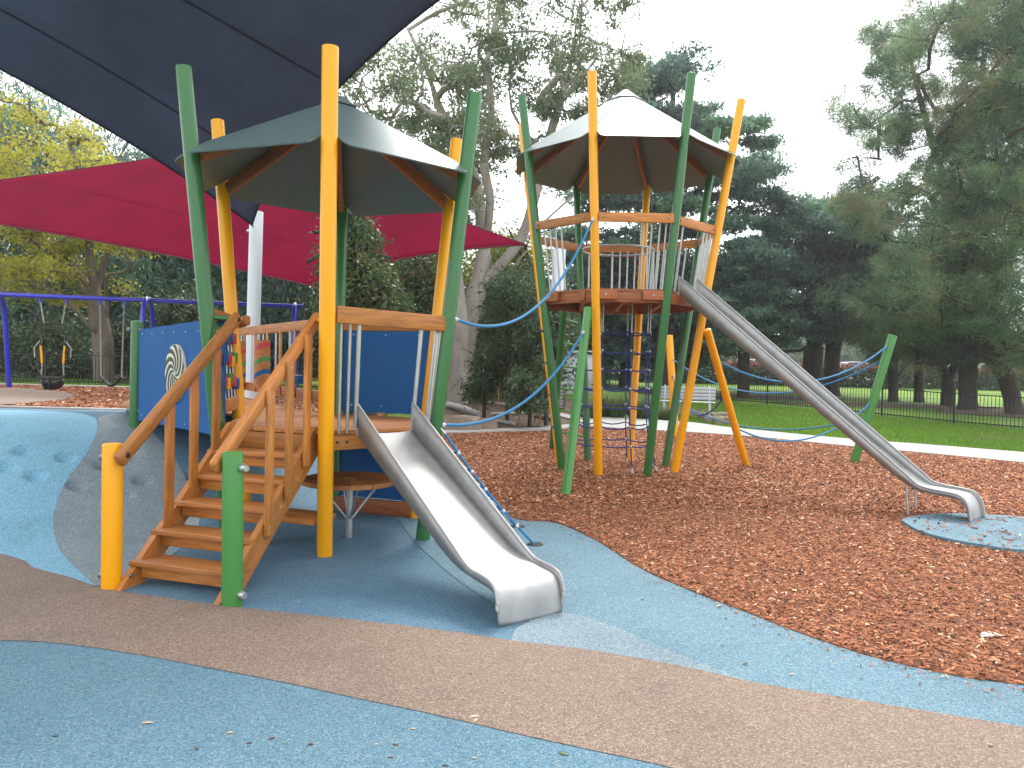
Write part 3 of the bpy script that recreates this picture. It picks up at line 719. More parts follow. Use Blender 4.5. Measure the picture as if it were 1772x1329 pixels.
# ------------------------------------------------------------------ tall octagonal tower
TL = Tower((1.67, 11.755), .9326, 1.7543, -1.9741, 5.594, 8)
D2 = 2.72; PR2 = .062
tall = thing('play_tower', (1.67, 11.755, 0), 'tall octagonal play tower with high timber deck standing in red bark', 'play tower')
for k in range(8):
    pole('pole', TL.p(k, -.06), TL.p(k, 5.594), PR2, 'yellow' if k % 2 == 0 else 'green', tall)
roof(TL, tall, 4.83, 5.92, .16, PR2, .12, .26)
octp = [TL.p(k, D2, -.05) for k in range(8)]
deck_boards([(p.x, p.y) for p in octp], D2, .14, .006, .035, (1, .1), 'timber_red', tall)
for k in range(8):
    beam('deck_bearer', TL.side(k, .04, D2 - .115, -.06), TL.side(k, .96, D2 - .115, -.06), .05, .15, 'timber_red', tall)
for s in (-.6, 0, .6): beam('deck_joist', (1.67 + s - .08, 11.755 - 1.05, D2 - .1), (1.67 + s + .08, 11.755 + 1.05, D2 - .1), .05, .13, 'timber_red', tall)
for (k, u0, u1) in ((0, .02, .3), (0, .66, .99), (7, .02, .3)):
    o = beam('bearer_block', TL.side(k, u0, D2 - .09, .0), TL.side(k, u1, D2 - .09, .0), .06, .13, 'timber_red', tall); bolt(TL.side(k, (u0 + u1) / 2 - .02, D2 - .09, .03), TL.nrm(k), .014, o, 'sleeve')
R2 = 3.68
for k in range(8):
    o = beam('top_rail', TL.side(k, .05, R2, -.02 if k not in (7, 0) else .05), TL.side(k, .97, R2, -.02 if k not in (7, 0) else .05), .045, .13, 'timber', tall)
    for u in (.1, .9): bolt(TL.side(k, u, R2, .0 if k not in (7, 0) else .07), TL.nrm(k), .012, o, 'bolt', .02)
bars(TL, tall, 0, (.62, .72, .82, .9), D2, R2 - .05, .0135, -.03)
bars(TL, tall, 7, (.12, .22, .32, .42), D2, R2 - .05, .0135, -.03)
bars(TL, tall, 1, (.12, .22, .72, .8, .88), D2, R2 - .05, .0135, -.03)
bars(TL, tall, 2, (.2, .3, .4, .5, .6, .7, .8), D2, R2 - .05, .0135, -.03)
bars(TL, tall, 3, (.2, .32, .44, .56, .68, .8), D2, R2 - .05, .0135, -.03)
bars(TL, tall, 4, (.12, .24, .36, .48), D2, R2 - .05, .0135, -.03)
# hand hoop over the net hatch
hc = Vector((1.62, 11.755, 3.44))
tube('hand_hoop', [hc + Vector((.56 * math.cos(t), .56 * math.sin(t), 0)) for t in [i * math.pi / 20 for i in range(40)]], .017, 'galv', tall, 8, True)
for a in (.1, -.35, -.8, 1.6, 2.4): pole('hoop_leg', hc + Vector((.56 * math.cos(a), .56 * math.sin(a), D2 - 3.44)), hc + Vector((.56 * math.cos(a), .56 * math.sin(a), 0)), .0135, 'galv', tall, 10, False)
# climbing holds on left yellow pole
for i in range(9):
    z = .35 + i * .26; p = TL.p(6, z, .0) + Vector((-.03 if i % 2 else .03, -.06, 0)); bolt(p, (-.6 if i % 2 else .6, -1, 0), .022, tall, ('red', 'blue', 'bolt')[i % 3], .05)
# tube climbing net below the deck
net = thing('climbing_net', (1.62, 11.755, 0), 'navy rope tube net hanging under the tall tower deck', 'climbing net')
NV, NR = 8, 7
knot_me = mesh_of('knot', *[q for q in (lambda m_: (m_.v, m_.f))(MB().ball((0, 0, 0), .02, 8))], 'sleeve')
def npt(i, z): a = 2 * math.pi * i / NV + .3; r = .56 + .16 * max(0, (1.0 - z)) ** 1.5; return Vector((1.62 + r * math.cos(a), 11.755 + r * math.sin(a), z))
for i in range(NV):
    tube('vertical_rope', [npt(i, z) for z in (.0, .3, .7, 1.1, 1.6, 2.15)], .011, 'net', net, 6)
    tube('hanging_chain', [npt(i, 2.15), npt(i, 2.62)], .008, 'galv', net, 6)
    tube('ferrule', [npt(i, .0), npt(i, .1)], .015, 'sleeve', net, 6)
for j in range(NR):
    z = .42 + j * .288; ps = []; mb = MB()
    for i in range(NV):
        a, b = npt(i, z), npt(i + 1, z)
        for q in range(4): t = q / 4; p = a.lerp(b, t); ps.append(p - Vector((0, 0, .045 * 4 * t * (1 - t) * (1 if j % 2 else .6))))
    tube('ring_rope', ps, .011, 'net', net, 6, True)
    for i in range(NV): link(bpy.data.objects.new('knot', knot_me), net, Matrix.Translation(npt(i, z)))
# green ladder at the back-left
lad = thing('pole_ladder', (.75, 13.6, 0), 'green rung ladder on the left side of the tall tower', 'ladder')
l0 = gp(955, 777); lb = Vector((l0.x, l0.y, -.05)); lt = at(976, 535, 13.2)
pole('stile', lb, lt, .062, 'green', lad)
g0, g1 = TL.p(5, .0), TL.p(5, 2.5)
for i in range(6):
    t = .16 + .155 * i; pole('rung', lb.lerp(lt, t), g0.lerp(g1, t), .019, 'lgreen', lad, 12, False)
# slide 2
m2 = TL.mid(1, D2, .0)
slide('steel_slide', (m2.x, m2.y), (5.06, 8.02), .43,
      [(0, 2.70), (.02, 2.644), (.1, 2.421), (.2, 2.142), (.3, 1.863), (.4, 1.584), (.5, 1.305), (.6, 1.026), (.7, .747), (.76, .58), (.8, .474), (.835, .393), (.865, .343), (.905, .325), (.95, .314), (.976, .288), (.992, .205), (1.0, .05)],
      None, 'long narrow stainless slide descending from the tall tower',
      legs=((.815, -.9, .4, .03), (.83, .9, .4, .03)))
# leaning braces and course posts
b1 = gp(978, 858); t1 = TL.p(0, 2.42) + Vector((-.12, -.1, 0))
tag(pole('leaning_post', (b1.x, b1.y, -.05), t1, .062, 'lgreen'), 'green leaning post propped against the front of the tall tower', 'post')
b2 = gp(1293, 806); t2 = TL.p(2, 2.2) + Vector((.10, -.02, 0))
tag(pole('leaning_post', (b2.x, b2.y, -.05), t2, .06, 'yellow'), 'yellow leaning post propped against the right of the tall tower', 'post')
b3 = gp(1477, 800); t3 = at(1545, 580, b3.y - .2)
tag(pole('rope_post', (b3.x, b3.y, -.05), t3, .075, 'lgreen'), 'green slanting post behind the long slide holding rope ends', 'post')
b4 = gp(1169, 757); t4 = at(1158, 580, b4.y)
tag(pole('rope_post', (b4.x, b4.y, -.05), t4, .085, 'yellow'), 'yellow post standing behind the tall tower near the bench', 'post')
# ropes
def rope(name, pts, label, mat='rope', r=.0155, ends=True):
    root = thing(name, pts[0], label, 'rope')
    sp_ = spline(pts, 10); tube('cord', sp_, r, mat, root, 8)
    if ends:
        for seg in (sp_[:3], sp_[-3:]): tube('ferrule', seg, r * 1.35, 'sleeve', root, 8)
    return root
def sagged(p0, p1, sag, n=9):
    p0, p1 = Vector(p0), Vector(p1)
    return [p0.lerp(p1, i / n) - Vector((0, 0, sag * 4 * (i / n) * (1 - i / n))) for i in range(n + 1)]
pF = TS.p(1, 1.93, .06); pY = TL.p(0, 3.62, .06)
rope('hand_rope', sagged(TS.p(1, 2.0, .05), TL.p(0, 3.66, .06), .55), 'upper light blue rope sagging between the two towers')
rope('foot_rope', sagged(TS.p(1, 1.05, .05), b1.lerp(t1, .86) + Vector((-.03, -.06, 0)), .36), 'lower light blue rope sagging between the two towers')
q3 = lambda f: b3.lerp(t3, f)
rope('hand_rope', sagged(b2.lerp(t2, .80), q3(.93), .5), 'upper blue rope from yellow leaning post to green slanting post')
rope('hand_rope', sagged(b4.lerp(t4, .78), q3(.82), .72), 'deeply sagging blue rope behind the long slide')
rope('foot_rope', sagged(b2.lerp(t2, .3), q3(.48), .42), 'lower blue rope just above the bark behind long slide', r=.014)
rope('foot_rope', sagged(b4.lerp(t4, .36), q3(.36), .42), 'lowest blue rope from the far yellow post', r=.014)
rope('side_rope', sagged(b4.lerp(t4, .62), b2.lerp(t2, .55) , .6), 'dark loop of rope between the two yellow posts', 'net', r=.013)
# rope ladder on the small tower
nl = thing('rope_ladder', (.2, 6.64, 0), 'blue rope climbing ladder on the right of the small tower', 'climbing net')
fr = [(TS.p(1, DZ - .06, .10), gp(926, 943)), (TS.side(1, .5, DZ - .1, .03), gp(896, 912)), (TS.side(1, .9, DZ - .1, .03), gp(880, 890))]
for a, b in fr:
    tube('side_rope', sagged(a, b, .05), .0115, 'rope', nl); tube('hanging_chain', [a, a + (a - b).normalized() * .08], .01, 'galv', nl)
    mb = MB(); vs_, fs = lathe([(.075, 0), (.07, .008)], 16); mb.add([Vector(v) + Vector((b.x, b.y, .004)) for v in vs_], fs).build('ground_cup', 'black', nl)
for j in range(5):
    t = .15 + .17 * j
    ps = [sagged(a, b, .05, 20)[int(t * 20)] for a, b in fr]
    tube('cross_rope', ps, .0115, 'rope', nl); mb = MB()
    for p in ps: link(bpy.data.objects.new('knot', knot_me), nl, Matrix.Translation(p))
    tube('sleeve', [ps[0].lerp(ps[1], .35), ps[0].lerp(ps[1], .75)], .016, 'sleeve', nl)

# ================================================================== shade sails and masts
def sail(name, C, sag_in, dip, mat, seam_mat, label, seams, NU=36):
    """four corners; edges curve inwards, middle dips"""
    root = thing(name, C[0], label, 'shade sail')
    C = [Vector(c) for c in C]; ctr = sum(C, Vector()) / 4
    def edge(a, b, t): p = a.lerp(b, t); return p + (ctr - (a + b) / 2) * (sag_in * 4 * t * (1 - t))
    def P(u, v):
        c0 = edge(C[0], C[1], u); c1 = edge(C[3], C[2], u); d0 = edge(C[0], C[3], v); d1 = edge(C[1], C[2], v)
        bl = C[0] * (1 - u) * (1 - v) + C[1] * u * (1 - v) + C[3] * (1 - u) * v + C[2] * u * v
        p = c0 * (1 - v) + c1 * v + d0 * (1 - u) + d1 * u - bl
        return p - Vector((0, 0, dip * 16 * u * (1 - u) * v * (1 - v)))
    n = NU + 1
    vs_ = [P(i / NU, j / NU) for j in range(n) for i in range(n)]
    fs = [(j * n + i, j * n + i + 1, (j + 1) * n + i + 1, (j + 1) * n + i) for j in range(NU) for i in range(NU)]
    cl = wobj('cloth', vs_, fs, mat, root, ang=80)
    md = cl.modifiers.new('thickness', 'SOLIDIFY'); md.thickness = .003
    for e in range(4):
        pts = []
        for i in range(NU + 1):
            t = i / NU; pts.append(P(*((t, 0), (1, t), (1 - t, 1), (0, 1 - t))[e]))
        tube('edge_webbing', pts, .018, seam_mat, root, 6)
    for (u0, v0, u1, v1) in seams:
        pts = [P(u0 + (u1 - u0) * i / 24, v0 + (v1 - v0) * i / 24) for i in range(25)]
        mb = MB(); vs_ = []
        sd_ = (pts[-1] - pts[0]).cross(Vector((0, 0, 1))).normalized() * .03
        vs_ = [p + sd_ - Vector((0, 0, .006)) for p in pts] + [p - sd_ - Vector((0, 0, .006)) for p in pts]
        mb.add(vs_, [(i, i + 1, 26 + i, 25 + i) for i in range(24)]).build('seam', seam_mat, root)
    return root, P
N1 = at(436, 389, 13.2); N2 = at(1040, -185, 7.2); N4 = at(-760, -235, 7.4); N3 = Vector((-4.5, 3.6, 7.0))
sail('shade_sail', [N1, N2, N3, N4], .16, .0, 'sail_navy', 'seam_navy', 'large navy shade sail stretched overhead at upper left', [(.2, 0, .2, 1), (.5, 0, .5, 1), (.8, 0, .8, 1)])
Rr_ = at(912, 424, 16.5); Rb = at(553, 498, 15.2); Rl = at(-300, 345, 21); Rt_ = at(500, 232, 23)
sail('shade_sail', [Rr_, Rb, Rl, Rt_], .10, .0, 'sail_red', 'seam_red', 'crimson shade sail behind the small tower', [(.17, 0, .17, 1), (.62, 0, .62, 1)])
def mast(px, py_top, Y, r, label, tilt=(0, 0)):
    t = at(px, py_top, Y); b = Vector((t.x - tilt[0], t.y - tilt[1], h0(t.x, t.y) - .1))
    root = thing('shade_post', (b.x, b.y, b.z), label, 'post'); pole('shaft', b, t, r, 'white', root, 20); bolt(t - Vector((0, 0, .35)) - Vector((r, 0, 0)), (-1, 0, 0), .03, root, 'galv', .05)
    vs_, fs = lathe([(r * 1.9, 0), (r * 1.9, .03), (r * 1.2, .05)], 20)
    return root, t
mr_, mt = mast(444, 366, 13.35, .118, 'white steel mast behind the timber bridge holding the navy sail', (.05, 0))
tk = thing('sail_tackle', N1, 'galvanised shackle joining navy sail to white mast', 'shackle')
tube('link', [N1, N1.lerp(mt - Vector((0, 0, .35)), .8)], .02, 'galv', tk)
mb = MB(); e_ = N1.lerp(mt - Vector((0, 0, .35)), .85)
tube('ring', [e_ + Vector((.05 * math.cos(t), 0, .05 * math.sin(t))) for t in [i * math.pi / 6 for i in range(12)]], .013, 'galv', tk, 6, True)
m2b = at(968, 432, 21.5)
root = thing('shade_post', (m2b.x + .1, m2b.y, 0), 'white steel mast behind the left side of the tall tower', 'post')
pole('shaft', (m2b.x - .12, m2b.y, -.1), (m2b.x, m2b.y, m2b.z), .19, 'white', root, 20)

sc_ = thing('sail_cable', Rr_, 'steel cable from the tip of the crimson sail to the far white mast', 'cable')
tube('wire', [Rr_, Vector((m2b.x - .15, m2b.y, m2b.z - .25))], .012, 'galv', sc_, 6)
# ================================================================== swing set
sz = .68
sA, sB = Vector((-12.9, 18.3, sz)), Vector((-5.75, 20.0, sz))
swg = thing('swing_frame', (-9.3, 19.2, sz), 'blue tubular swing frame with arched legs on the terrace', 'swing frame')
sdv = (sB - sA).normalized(); sn = Vector((-sdv.y, sdv.x, 0)); ztop = sz + 2.36
tube('beam', [sA + Vector((0, 0, 2.36)) - sdv * .2, sB + Vector((0, 0, 2.36)) + sdv * .1], .055, 'blue_swing', swg, 14)
for t in (0.02, .49, .985):
    c = sA.lerp(sB, t)
    for sg in (-1, 1):
        pts = [c + Vector((0, 0, 2.36)), c + sn * (.12 * sg) + Vector((0, 0, 2.40)), c + sn * (.32 * sg) + Vector((0, 0, 2.3)), c + sn * (.48 * sg) + Vector((0, 0, 2.05)), c + sn * (.6 * sg) + Vector((0, 0, 1.5)), c + sn * (.85 * sg) + Vector((0, 0, -.1))]
        tube('leg', spline(pts, 5), .06, 'blue_swing', swg, 14)
def chain(a, b, parent):
    a, b = Vector(a), Vector(b); n = int((b - a).length / .05); mb = MB(); d = (b - a).normalized(); u = d.cross(Vector((0, 1, 0))).normalized(); v = d.cross(u)
    for i in range(n):
        c = a.lerp(b, (i + .5) / n); w = u if i % 2 else v
        mb.tube([c + d * (.032 * math.cos(t)) + w * (.016 * math.sin(t)) for t in [k * math.pi / 4 for k in range(8)]], .0075, 4, None, True)
    return mb.build('chain', 'galv', parent)
def beam_pt(px):
    lo, hi = 0, 1
    for _ in range(30):
        m = (lo + hi) / 2; p = sA.lerp(sB, m) + Vector((0, 0, 2.36)); v = p - CAMO
        x = CX + FPX * v.dot(RT) / v.dot(FW)
        if x < px: lo = m
        else: hi = m
    return sA.lerp(sB, lo) + Vector((0, 0, 2.3))
# harness seat swing
ha, hb = beam_pt(69), beam_pt(115); hm = (ha + hb) / 2
hs = thing('harness_swing', (hm.x, hm.y, sz + .3), 'swing with black moulded harness seat and yellow chain grips', 'swing')
for q in (ha, hb): tube('hanger', [q + Vector((0, 0, .06)), q - Vector((0, 0, .1))], .03, 'blue_swing', hs, 8)
fa, fb = hm - sdv * .27 + Vector((0, 0, -.62)), hm + sdv * .27 + Vector((0, 0, -.62))
chain(ha, fa + sdv * .07, hs); chain(hb, fb - sdv * .07, hs)
tube('spreader_frame', spline([fa + Vector((0, 0, -.75)), fa + Vector((0, 0, -.1)), fa + sdv * .08, fb - sdv * .08, fb + Vector((0, 0, -.1)), fb + Vector((0, 0, -.75))], 5), .022, 'black', hs, 8)
tube('spreader_bar', [fa + Vector((0, 0, -.13)), fb + Vector((0, 0, -.13))], .015, 'black', hs, 8)
for q, s_g in ((fa, 1), (fb, -1)):
    e = q + sdv * (.02 * s_g) + Vector((0, 0, -1.33)); chain(q + Vector((0, 0, -.3)), q + Vector((0, 0, -.55)), hs)
    tube('grip', [q + Vector((0, 0, -.55)), q + sdv * (.03 * s_g) + Vector((0, 0, -.98))], .028, 'yellow', hs, 8); chain(q + sdv * (.03 * s_g) + Vector((0, 0, -.98)), e + Vector((0, 0, .05)), hs)
    tube('handle_ring', [q - sdv * (.13 * s_g) + Vector((.1 * math.cos(t) * s_g, 0, -.98 + .13 * math.sin(t))) for t in [k * math.pi / 7 for k in range(14)]], .014, 'black', hs, 6, True)
    tube('handle_arm', [q + Vector((0, 0, -.4)), q - sdv * (.14 * s_g) + Vector((0, 0, -.6)), q - sdv * (.13 * s_g) + Vector((0, 0, -.85))], .012, 'galv', hs, 6)
sc = hm + Vector((0, 0, -2.05))
def shell(c, w, dpt, hgt, parent, name='seat', open_front=False):
    vs_, fs = [], []; NA, NB = 20, 7
    for j in range(NB):
        t = j / (NB - 1); r = math.sin(t * math.pi / 2) ** .7
        for i in range(NA):
            a = 2 * math.pi * i / NA; vs_.append(c + sdv * (w * r * math.cos(a)) + sn * (dpt * r * math.sin(a)) + Vector((0, 0, hgt * (1 - math.cos(t * math.pi / 2)) - hgt + (.06 * math.cos(2 * a) if t == 1 else 0))))
    for j in range(NB - 1):
        for i in range(NA): fs.append((j * NA + i, j * NA + (i + 1) % NA, (j + 1) * NA + (i + 1) % NA, (j + 1) * NA + i))
    fs.append(tuple(range(NA - 1, -1, -1)))
    o = wobj(name, vs_, fs, 'black', parent, ang=60); md = o.modifiers.new('thickness', 'SOLIDIFY'); md.thickness = .02; return o
shell(sc, .26, .2, .22, hs)
beam('harness_bar', sc - sdv * .28 - sn * .2 + Vector((0, 0, .08)), sc + sdv * .28 - sn * .2 + Vector((0, 0, .08)), .07, .09, 'black', hs, bev=.02)
beam('crotch_strap', sc - sn * .19 + Vector((0, 0, .1)), sc - sn * .16 + Vector((0, 0, -.34)), .1, .03, 'black', hs, up=(1, 0, 0)); beam('harness_strap', sc - sn * .2 - sdv * .15 + Vector((0, 0, .1)), sc - sn * .15 - sdv * .1 + Vector((0, 0, -.27)), .06, .03, 'black', hs, up=(1, 0, 0))
# toddler bucket swing
sa_, sb_ = beam_pt(173), beam_pt(215); sm = (sa_ + sb_) / 2
ss = thing('bucket_swing', (sm.x, sm.y, sz + .3), 'swing with small black sling seat on plain chains', 'swing')
for q in (sa_, sb_): tube('hanger', [q + Vector((0, 0, .06)), q - Vector((0, 0, .1))], .03, 'blue_swing', ss, 8)
s1, s2 = sm - sdv * .24 + Vector((0, 0, -1.92)), sm + sdv * .24 + Vector((0, 0, -1.92))
chain(sa_, s1, ss); chain(sb_, s2, ss)
vs_ = []; 
for i in range(13):
    t = i / 12; c = s1.lerp(s2, t) - Vector((0, 0, .24 * 4 * t * (1 - t) + .02))
    vs_ += [c - sn * .12 + Vector((0, 0, .04)), c, c + sn * .12 + Vector((0, 0, .04))]
o = wobj('seat', vs_, [(3 * i + j, 3 * i + j + 1, 3 * i + j + 4, 3 * i + j + 3) for i in range(12) for j in range(2)], 'black', ss, ang=60); md = o.modifiers.new('thickness', 'SOLIDIFY'); md.thickness = .03

# ================================================================== fences
def fence(p0, p1, hgt, label, loops=False, sp_=.105):
    p0, p1 = Vector((*p0, 0)), Vector((*p1, 0)); L = (p1 - p0).length; d = (p1 - p0) / L
    def g(s): p = p0 + d * s; return Vector((p.x, p.y, h0(p.x, p.y) - .05))
    root = thing('fence', g(L / 2), label, 'fence')
    npan = max(1, round(L / 2.4)); pl_ = L / npan
    for i in range(npan + 1): b = g(i * pl_); beam('fence_post', b, b + Vector((0, 0, hgt + .08)), .05, .05, 'fence', root, up=d, bev=0)
    for i in range(npan):
        for z in (.12, hgt - .06): beam('rail', g(i * pl_) + Vector((0, 0, z)), g((i + 1) * pl_) + Vector((0, 0, z)), .03, .035, 'fence', root, bev=0)
        if loops:
            mb = MB(); n = int(pl_ / (2 * sp_))
            for j in range(n):
                c = g(i * pl_ + (j + .5) * pl_ / n) + Vector((0, 0, hgt - .03))
                mb.tube([c + d * (.055 * math.cos(t)) + Vector((0, 0, .075 * math.sin(t))) for t in [k * math.pi / 6 for k in range(7)]], .009, 4)
            mb.build('hoop_row', 'fence', root)
        n = int(pl_ / sp_)
        for j in range(1, n): b = g(i * pl_ + j * pl_ / n); beam('picket', b + Vector((0, 0, .06)), b + Vector((0, 0, .06 + hgt - .1)), .016, .016, 'fence', root, up=d, bev=0)
fence((-19.5, 22.6), (-4.2, 23.6), 1.0, 'black hoop-topped metal fence behind the swings', True)
fence((17.2, 20.2), (7.9, 34.9), 1.08, 'black picket pool fence across the lawn at right', False, .11)
fence((7.9, 34.9), (1.2, 36.0), 1.08, 'black picket fence beyond the bench and climbing net', False, .12)
fence((1.2, 28.2), (-3.5, 27.0), 1.0, 'black fence in the shade behind the garden saplings', False, .12)

# ================================================================== bench, rocks, logs, lattice box
bq0, bq1 = gp(1150, 728), gp(1224, 731); bdv = (bq1 - bq0).normalized(); bq0 = bq0 - bdv * .1; bq1 = bq1 + bdv * .12
bench = thing('park_bench', ((bq0 + bq1) / 2)[:2] + (h0(bq0.x, bq0.y),), 'silver slatted park bench beside the concrete path', 'bench')
bz = h0(bq0.x, bq0.y); bnv = Vector((-bdv.y, bdv.x, 0))
for i in range(4): beam('seat_slat', Vector((bq0.x, bq0.y, bz + .45)) - bnv * (.02 + .11 * i) - bdv * .1, Vector((bq1.x, bq1.y, bz + .45)) - bnv * (.02 + .11 * i) + bdv * .1, .09, .03, 'alu', bench)
for i in range(4): beam('back_slat', Vector((bq0.x, bq0.y, bz + .55 + .1 * i)) + bnv * (.08 + .03 * i) - bdv * .1, Vector((bq1.x, bq1.y, bz + .55 + .1 * i)) + bnv * (.08 + .03 * i) + bdv * .1, .03, .085, 'alu', bench)
for q in (bq0 + bdv * .08, bq1 - bdv * .08):
    beam('leg', (q.x, q.y, bz), (q.x, q.y, bz + .44), .1, .07, 'alu', bench); beam('leg', Vector((q.x, q.y, bz)) - bnv * .35, Vector((q.x, q.y, bz + .44)) - bnv * .35, .06, .05, 'alu', bench)
    beam('back_bracket', Vector((q.x, q.y, bz + .42)) + bnv * .05, Vector((q.x, q.y, bz + .93)) + bnv * .2, .04, .06, 'alu', bench, up=bnv)
def rock(px, py, w, hh, dd, label, seed):
    p = hit(px, py); bm = bmesh.new(); bmesh.ops.create_icosphere(bm, subdivisions=3, radius=1)
    for v in bm.verts:
        c = v.co.copy(); q = Vector([max(-.72, min(.72, k * 1.1)) for k in c]) / .72
        q = q * (1 + .16 * noise.noise(c * 1.6 + Vector((seed * 7.1, 0, 0))) + .07 * noise.noise(c * 4 + Vector((0, seed * 3.3, 0))))
        v.co = Vector((q.x * w / 2, q.y * dd / 2, q.z * hh / 2 + hh * .36))
    me = bpy.data.meshes.new('rock'); bm.to_mesh(me); bm.free(); me.materials.append(M['rock'])
    me.polygons.foreach_set('use_smooth', [True] * len(me.polygons)); me.set_sharp_from_angle(angle=R_(28))
    tag(link(bpy.data.objects.new('rock', me), None, Matrix.Translation(p) @ Matrix.Rotation(seed * .9, 4, 'Z')), label, 'rock', 'garden rocks')
rock(795, 746, .95, .42, .5, 'long flat sandstone boulder at the garden edge by the small tower', .1); rock(838, 745, .55, .34, .4, 'squat sandstone boulder at the right end of the garden edge', .25)
for i, (x, y) in enumerate(((1228, 730), (1242, 732), (1255, 731), (1236, 724), (1250, 723), (1218, 724))): rock(x, y, .3, .2, .25, ('leftmost front', 'middle front', 'rightmost front', 'middle rear', 'right rear', 'left rear')[i] + ' small sandstone rock beside the bench', 1 + i)
lg0, lg1 = hit(775, 706), hit(830, 722)
tag(wobj('log', *tube_geo([lg0 + Vector((0, 0, .1)), lg0.lerp(lg1, .5) + Vector((0, 0, .13)), lg1 + Vector((0, 0, .08))], .1, 10, .08), 'kerb'), 'pale bleached log lying in the garden bed', 'log')
for i, (x0, y0, x1, y1) in enumerate(((850, 718, 905, 716), (925, 722, 960, 728), (860, 730, 890, 735))):
    a, b = hit(x0, y0), hit(x1, y1); tag(wobj('log', *tube_geo([a + Vector((0, 0, .03)), b + Vector((0, 0, .03))], .045, 8), 'mulch' if i == 1 else 'kerb'), ('thin pale log further back in the garden bed', 'dark thin log right of the saplings', 'short pale stick log near the kerb')[i], 'log')
lx = hit(935, 708)
lat = thing('lattice_box', lx, 'pale lattice screen box behind the garden saplings', 'screen')
for k, (o0, o1) in enumerate(((Vector((-.75, 0, 0)), Vector((.75, 0, 0))), (Vector((.75, 0, 0)), Vector((.75, .9, 0))))):
    mb = MB()
    for i in range(14):
        p = lx + o0.lerp(o1, i / 13); mb.box(p + Vector((0, 0, .05)), p + Vector((0, 0, .8)), .02, .03)
    for i in range(8): z = .08 + i * .1; mb.box(lx + o0 + Vector((0, 0, z)), lx + o1 + Vector((0, 0, z)), .02, .03)
    mb.build('lattice', 'alu', lat, False)
plate('lid', [lx + Vector(q) for q in ((-.8, -.05, .82), (.8, -.05, .82), (.8, .95, .82), (-.8, .95, .82))], .05, 'alu', lat)
vent = hit(945, 690)
hut = thing('pump_shed', vent + Vector((1.2, 3, 0)), 'small grey shed with flat roof half hidden behind shrubs', 'shed')
hv = vent + Vector((1.0, 3, 0))
beam('wall', hv + Vector((-.9, 0, .8)), hv + Vector((.9, 0, .8)), 1.4, 1.6, 'alu', hut); beam('roof', hv + Vector((-1.1, 0, 1.65)), hv + Vector((1.1, 0, 1.65)), 1.7, .1, 'white', hut); beam('door', hv + Vector((-.3, -.71, .75)), hv + Vector((.4, -.71, .75)), .03, 1.4, 'white', hut)

# ================================================================== far car park: cars and a walker
M['car_white'] = paint('car_white', (.7, .71, .72), .25, .03, 2, coat=.6); M['car_silver'] = paint('car_silver', (.4, .42, .45), .3, .05, 2, metal=.4, coat=.5); M['glass'] = paint('car_glass', (.02, .025, .03), .08, .1, 2)
def car(loc, ang, mat, label, van=False):
    root = thing('parked_car', loc, label, 'car', 'cars in the far car park')
    Mr = Matrix.Translation(Vector(loc)) @ Matrix.Rotation(ang, 4, 'Z')
    prof = [(-2.2, .35), (-2.25, .75), (-2.1, 1.0), (-1.7, 1.08), (-1.15, 1.52), (-.2, 1.6), (.7, 1.52), (1.3, 1.05), (2.0, .92), (2.2, .7), (2.22, .35)] if not van else [(-2.2, .35), (-2.25, .9), (-2.2, 1.6), (-2.0, 1.8), (.6, 1.85), (1.1, 1.6), (1.5, 1.1), (2.1, .95), (2.25, .7), (2.25, .35)]
    n = len(prof); rows = [(-.85, .0), (-.88, 0), (-.7, 0), (.7, 0), (.88, 0), (.85, 0)]
    vs_ = []
    for sy in (-1, 1):
        for (x, z) in prof:
            vs_.append(Mr @ Vector((x, sy * (.88 if z < 1.06 else .7), z)))
    fs = [tuple(range(n - 1, -1, -1)), tuple(range(n, 2 * n))] + [(i, (i + 1) % n, n + (i + 1) % n, n + i) for i in range(n)]
    wobj('body', vs_, fs, mat, root, ang=30)
    for sy in (-1, 1):
        y0, y1 = .86 * sy, .715 * sy
        w = [(-1.55, 1.1), (-1.05, 1.46), (-.15, 1.52), (-.15, 1.1)]; w2 = [(-.05, 1.1), (-.05, 1.52), (.6, 1.46), (1.1, 1.1)]
        for ww in (w, w2):
            plate('window', [Mr @ Vector((x, sy * (.86 - (z - 1.06) * .30) + sy * .03, z)) for x, z in ww], .02, 'glass', root)
        for x in (-1.35, 1.35):
            c = Mr @ Vector((x, sy * .8, .33)); dv = (Mr.to_3x3() @ Vector((0, sy, 0)))
            vs2, fs2 = lathe([(.32, -.1), (.33, 0), (.31, .09)], 18); wl_ = link(bpy.data.objects.new('wheel', mesh_of('wheel', vs2, fs2, 'black')), root, zframe(c, c + dv))
            vs2, fs2 = lathe([(.2, .0), (.19, .11)], 14); link(bpy.data.objects.new('rim', mesh_of('rim', vs2, fs2, 'galv')), wl_, zframe(c, c + dv))
    ws = [(1.28, 1.08), (.72, 1.5)]
    plate('windscreen', [Mr @ Vector((x + .03, y, z)) for (x, z), y in ((ws[0], -.75), (ws[0], .75), (ws[1], .62), (ws[1], -.62))], .02, 'glass', root)
    plate('rear_window', [Mr @ Vector((x - .03, y, z)) for (x, z), y in (((-1.66, 1.12), .72), ((-1.66, 1.12), -.72), ((-1.2, 1.48), -.62), ((-1.2, 1.48), .62))], .02, 'glass', root)
    return root
